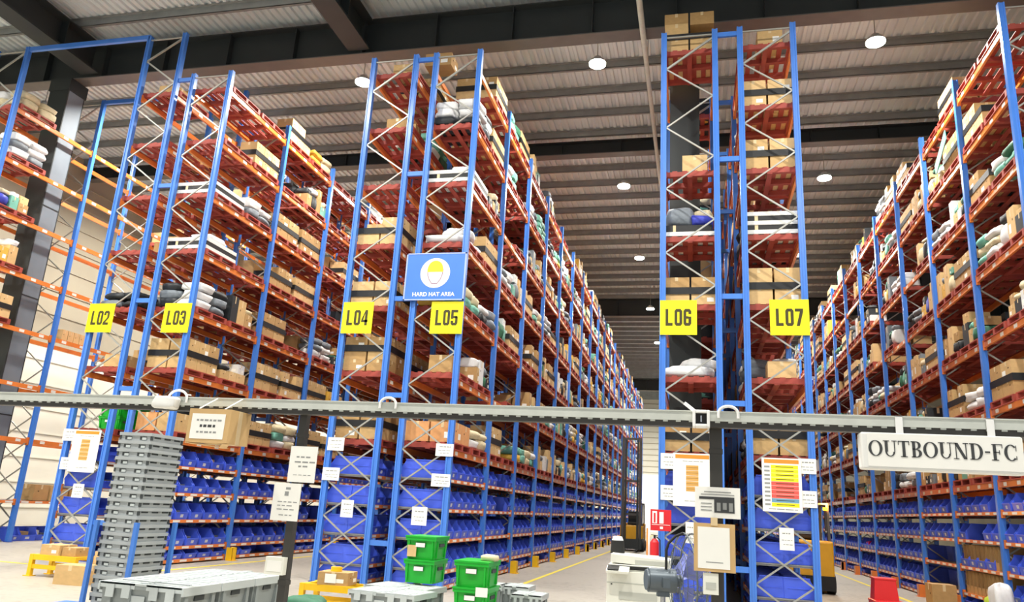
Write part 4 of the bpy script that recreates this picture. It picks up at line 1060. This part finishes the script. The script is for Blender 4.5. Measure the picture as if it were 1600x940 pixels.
b = MB(); b.path([(.02, -.03, 1.16), (.02, -.03, 1.32), (.04, -.03, 1.38), (.10, -.03, 1.44), (.17, -.02, 1.47)], .012, 'rubber', 10); obj('handle', b, o)
# fire point beside rack L06
o = thing('fire_point', 'fire extinguisher stand with red sign left of rack L06', 'stand', (-.79, 13.85, 0))
b = MB(); b.box(-.035, .02, -.02, .02, 0, 2.0, 'white'); b.box(-.037, -.012, -.022, -.02, 0, 1.4, 'poster_orange'); b.box(-.12, .28, -.12, .14, 0, .02, 'white'); obj('post', b, o)
b = MB(); b.box(.03, .38, -.03, -.022, 1.37, 1.72, 'fire_red'); b.box(-.03, .05, -.022, -.018, 1.5, 1.6, 'white'); obj('sign_board', b, o)
b = MB(); b.box(.06, .14, -.033, -.030, 1.49, 1.69, 'white'); b.box(.18, .25, -.033, -.030, 1.49, 1.68, 'white'); b.box(.19, .24, -.033, -.030, 1.40, 1.44, 'white'); b.box(.05, .36, -.033, -.030, 1.465, 1.472, 'white'); b.box(.085, .115, -.035, -.033, 1.5, 1.66, 'fire_red'); obj('pictograms', b, o)
o = thing('fire_extinguisher', 'red fire extinguisher standing at the stand left of rack L06', 'extinguisher', (-.685, 13.76, .02))
b = MB(); b.tube((0, 0, .0), (0, 0, 1.10 - .02), .01, 'white', 6) if False else None
b.tube((0, 0, .55), (0, 0, 1.16), .075, 'fire_red', 20); b.tube((0, 0, 1.16), (0, 0, 1.22), .075, 'fire_red', 20, .03); obj('cylinder', b, o)
b = MB(); b.tube((0, 0, 1.22), (0, 0, 1.27), .02, 'rubber', 10); b.bar((-.06, 0, 1.28), (.05, 0, 1.27), .02, .012, 'rubber'); b.path([(.03, 0, 1.25), (.09, 0, 1.2), (.095, 0, .9), (.08, -.01, .75)], .01, 'rubber', 8); obj('valve_and_hose', b, o)
b = MB(); b.box(-.075, .075, -.078, -.074, .75, .95, 'paper'); b.box(-.09, .09, -.09, .09, 0, .02, 'white'); b.box(-.02, .02, .02, .06, .02, .6, 'white'); b.box(-.085, .085, -.08, .08, .52, .55, 'white'); obj('bracket', b, o)

# ------------------------------------------------------------------ lift trucks
def lift_truck(loc, rz, label, mast_h, beacon):
    o = thing('lift_truck', label, 'lift truck', loc, rz)     # forks towards -y
    b = MB(); b.box(-.53, .53, .2, 1.9, .25, 1.15, 'truck_yellow'); b.box(-.55, .55, 1.2, 2.0, .12, 1.25, 'truck_yellow'); obj('body', b, o, bevel=.05)
    b = MB(); b.box(-.56, .56, 1.4, 2.03, .08, .42, 'rubber'); obj('counterweight', b, o)
    for sx in (-.5, .5):
        for yy, r in ((.35, .3), (1.65, .24)):
            b = MB(); b.tube((sx - .09, yy, r), (sx + .09, yy, r), r, 'rubber', 22); b.tube((sx - .095, yy, r), (sx + .095, yy, r), r * .5, 'mast_metal', 16); obj('wheel', b, o)
    b = MB()
    for sx in (-.48, .48):
        b.bar((sx, .35, 1.15), (sx, .55, 2.15), .06, .06, 'mast_metal'); b.bar((sx, 1.85, 1.2), (sx, 1.7, 2.15), .06, .06, 'mast_metal'); b.bar((sx, .5, 2.15), (sx, 1.75, 2.15), .06, .06, 'mast_metal')
    for k in range(6): b.bar((-.48, .55 + .23 * k, 2.16), (.48, .55 + .23 * k, 2.16), .04, .03, 'mast_metal')
    obj('overhead_guard', b, o)
    b = MB(); b.box(-.25, .25, 1.0, 1.4, 1.16, 1.3, 'rubber'); b.box(-.25, .25, 1.38, 1.5, 1.28, 1.8, 'rubber'); obj('seat', b, o, bevel=.03)
    b = MB()
    for sx in (-.40, .40): b.box(sx - .06, sx + .06, -.05, .12, .08, mast_h, 'mast_metal'); b.box(sx * .7 - .04, sx * .7 + .04, -.04, .08, .1, mast_h * .98, 'steel_dark')
    for z in (.4, 1.6, mast_h * .6, mast_h - .1): b.box(-.42, .42, .04, .1, z, z + .1, 'mast_metal')
    obj('mast', b, o)
    b = MB(); b.box(-.5, .5, -.12, -.06, .1, .55, 'steel_dark')
    for sx in (-.3, .3): b.box(sx - .06, sx + .06, -1.2, -.1, .06, .11, 'steel_dark'); b.box(sx - .06, sx + .06, -.16, -.1, .06, .6, 'steel_dark')
    obj('fork_carriage', b, o)
    if beacon:
        b = MB(); bx, by_ = beacon
        b.tube((bx, by_, 2.0), (bx, by_, 2.07), .05, 'beacon', 14); b.tube((bx, by_, 1.5), (bx, by_, 2.0), .03, 'mast_metal', 10); bb = obj('beacon', b, o)
        l = bpy.data.lights.new('beacon_light', 'POINT'); l.energy = 60; l.color = (1, .5, .08); l.shadow_soft_size = .06
        lo = bpy.data.objects.new('beacon_light', l); COL.objects.link(lo); lo.parent = o; lo.location = (bx, by_, 2.16)
    return o
lift_truck((-2.95, 37.4, 0), 0, 'yellow lift truck with tall dark mast far down the wide aisle', 5.2, None)
lift_truck((2.78, 23.2, 0), PI, 'yellow lift truck with orange beacon behind the end of rack L07', 2.3, (-.42, 1.8))
# red step stool, floor carton and odd bags at right
o = thing('step_stool', 'red plastic two-step stool on the floor by the rightmost rack', 'stool', (3.18, 15.1, 0))
b = MB(); b.taper(-.17, .17, 0, .3, .42, .78, -.03, 'red_plastic'); b.box(-.18, .18, -.01, .31, .76, .80, 'red_plastic'); obj('upper_step', b, o, bevel=.012)
b = MB(); b.taper(-.23, .25, -.28, .3, 0, .42, -.03, 'red_plastic'); b.box(-.24, .26, -.29, .31, .40, .44, 'red_plastic'); obj('lower_step', b, o, bevel=.012)
b = MB(); b.box(-.06, .06, -.006, .0, .62, .67, 'rubber'); b.box(-.06, .06, -.292, -.286, .25, .3, 'rubber'); b.box(-.09, .13, -.31, -.285, .05, .15, 'label_white'); obj('hand_holes', b, o)
lone_carton(5.38, 20.1, 0, .5, .55, .5, 'cartonb0', 'brown carton on the floor in front of the rightmost rack')
for loc, sc, c, lab in (((6.05, 30.2, BZ[2] + .02), (.4, .5, .25), 'pink', 'pink bag among bins on the rightmost rack'), ((-4.86, 40.8, BZ[0] + .02), (.4, .5, .22), 'pink', 'pink bag low on rack L05 far down the aisle'),
                        ((5.55, 17.3, 0), (.3, .3, .5), 'lime', 'lime bag on the floor at the foot of the rightmost rack'), ((5.5, 16.75, 0), (.35, .45, .75), 'sack_white', 'white bag standing on the floor by the rightmost rack')):
    b = t_sack(c, 4); q = obj('bag', b, None, loc); q.scale = sc; tag(q, lab, 'bag')
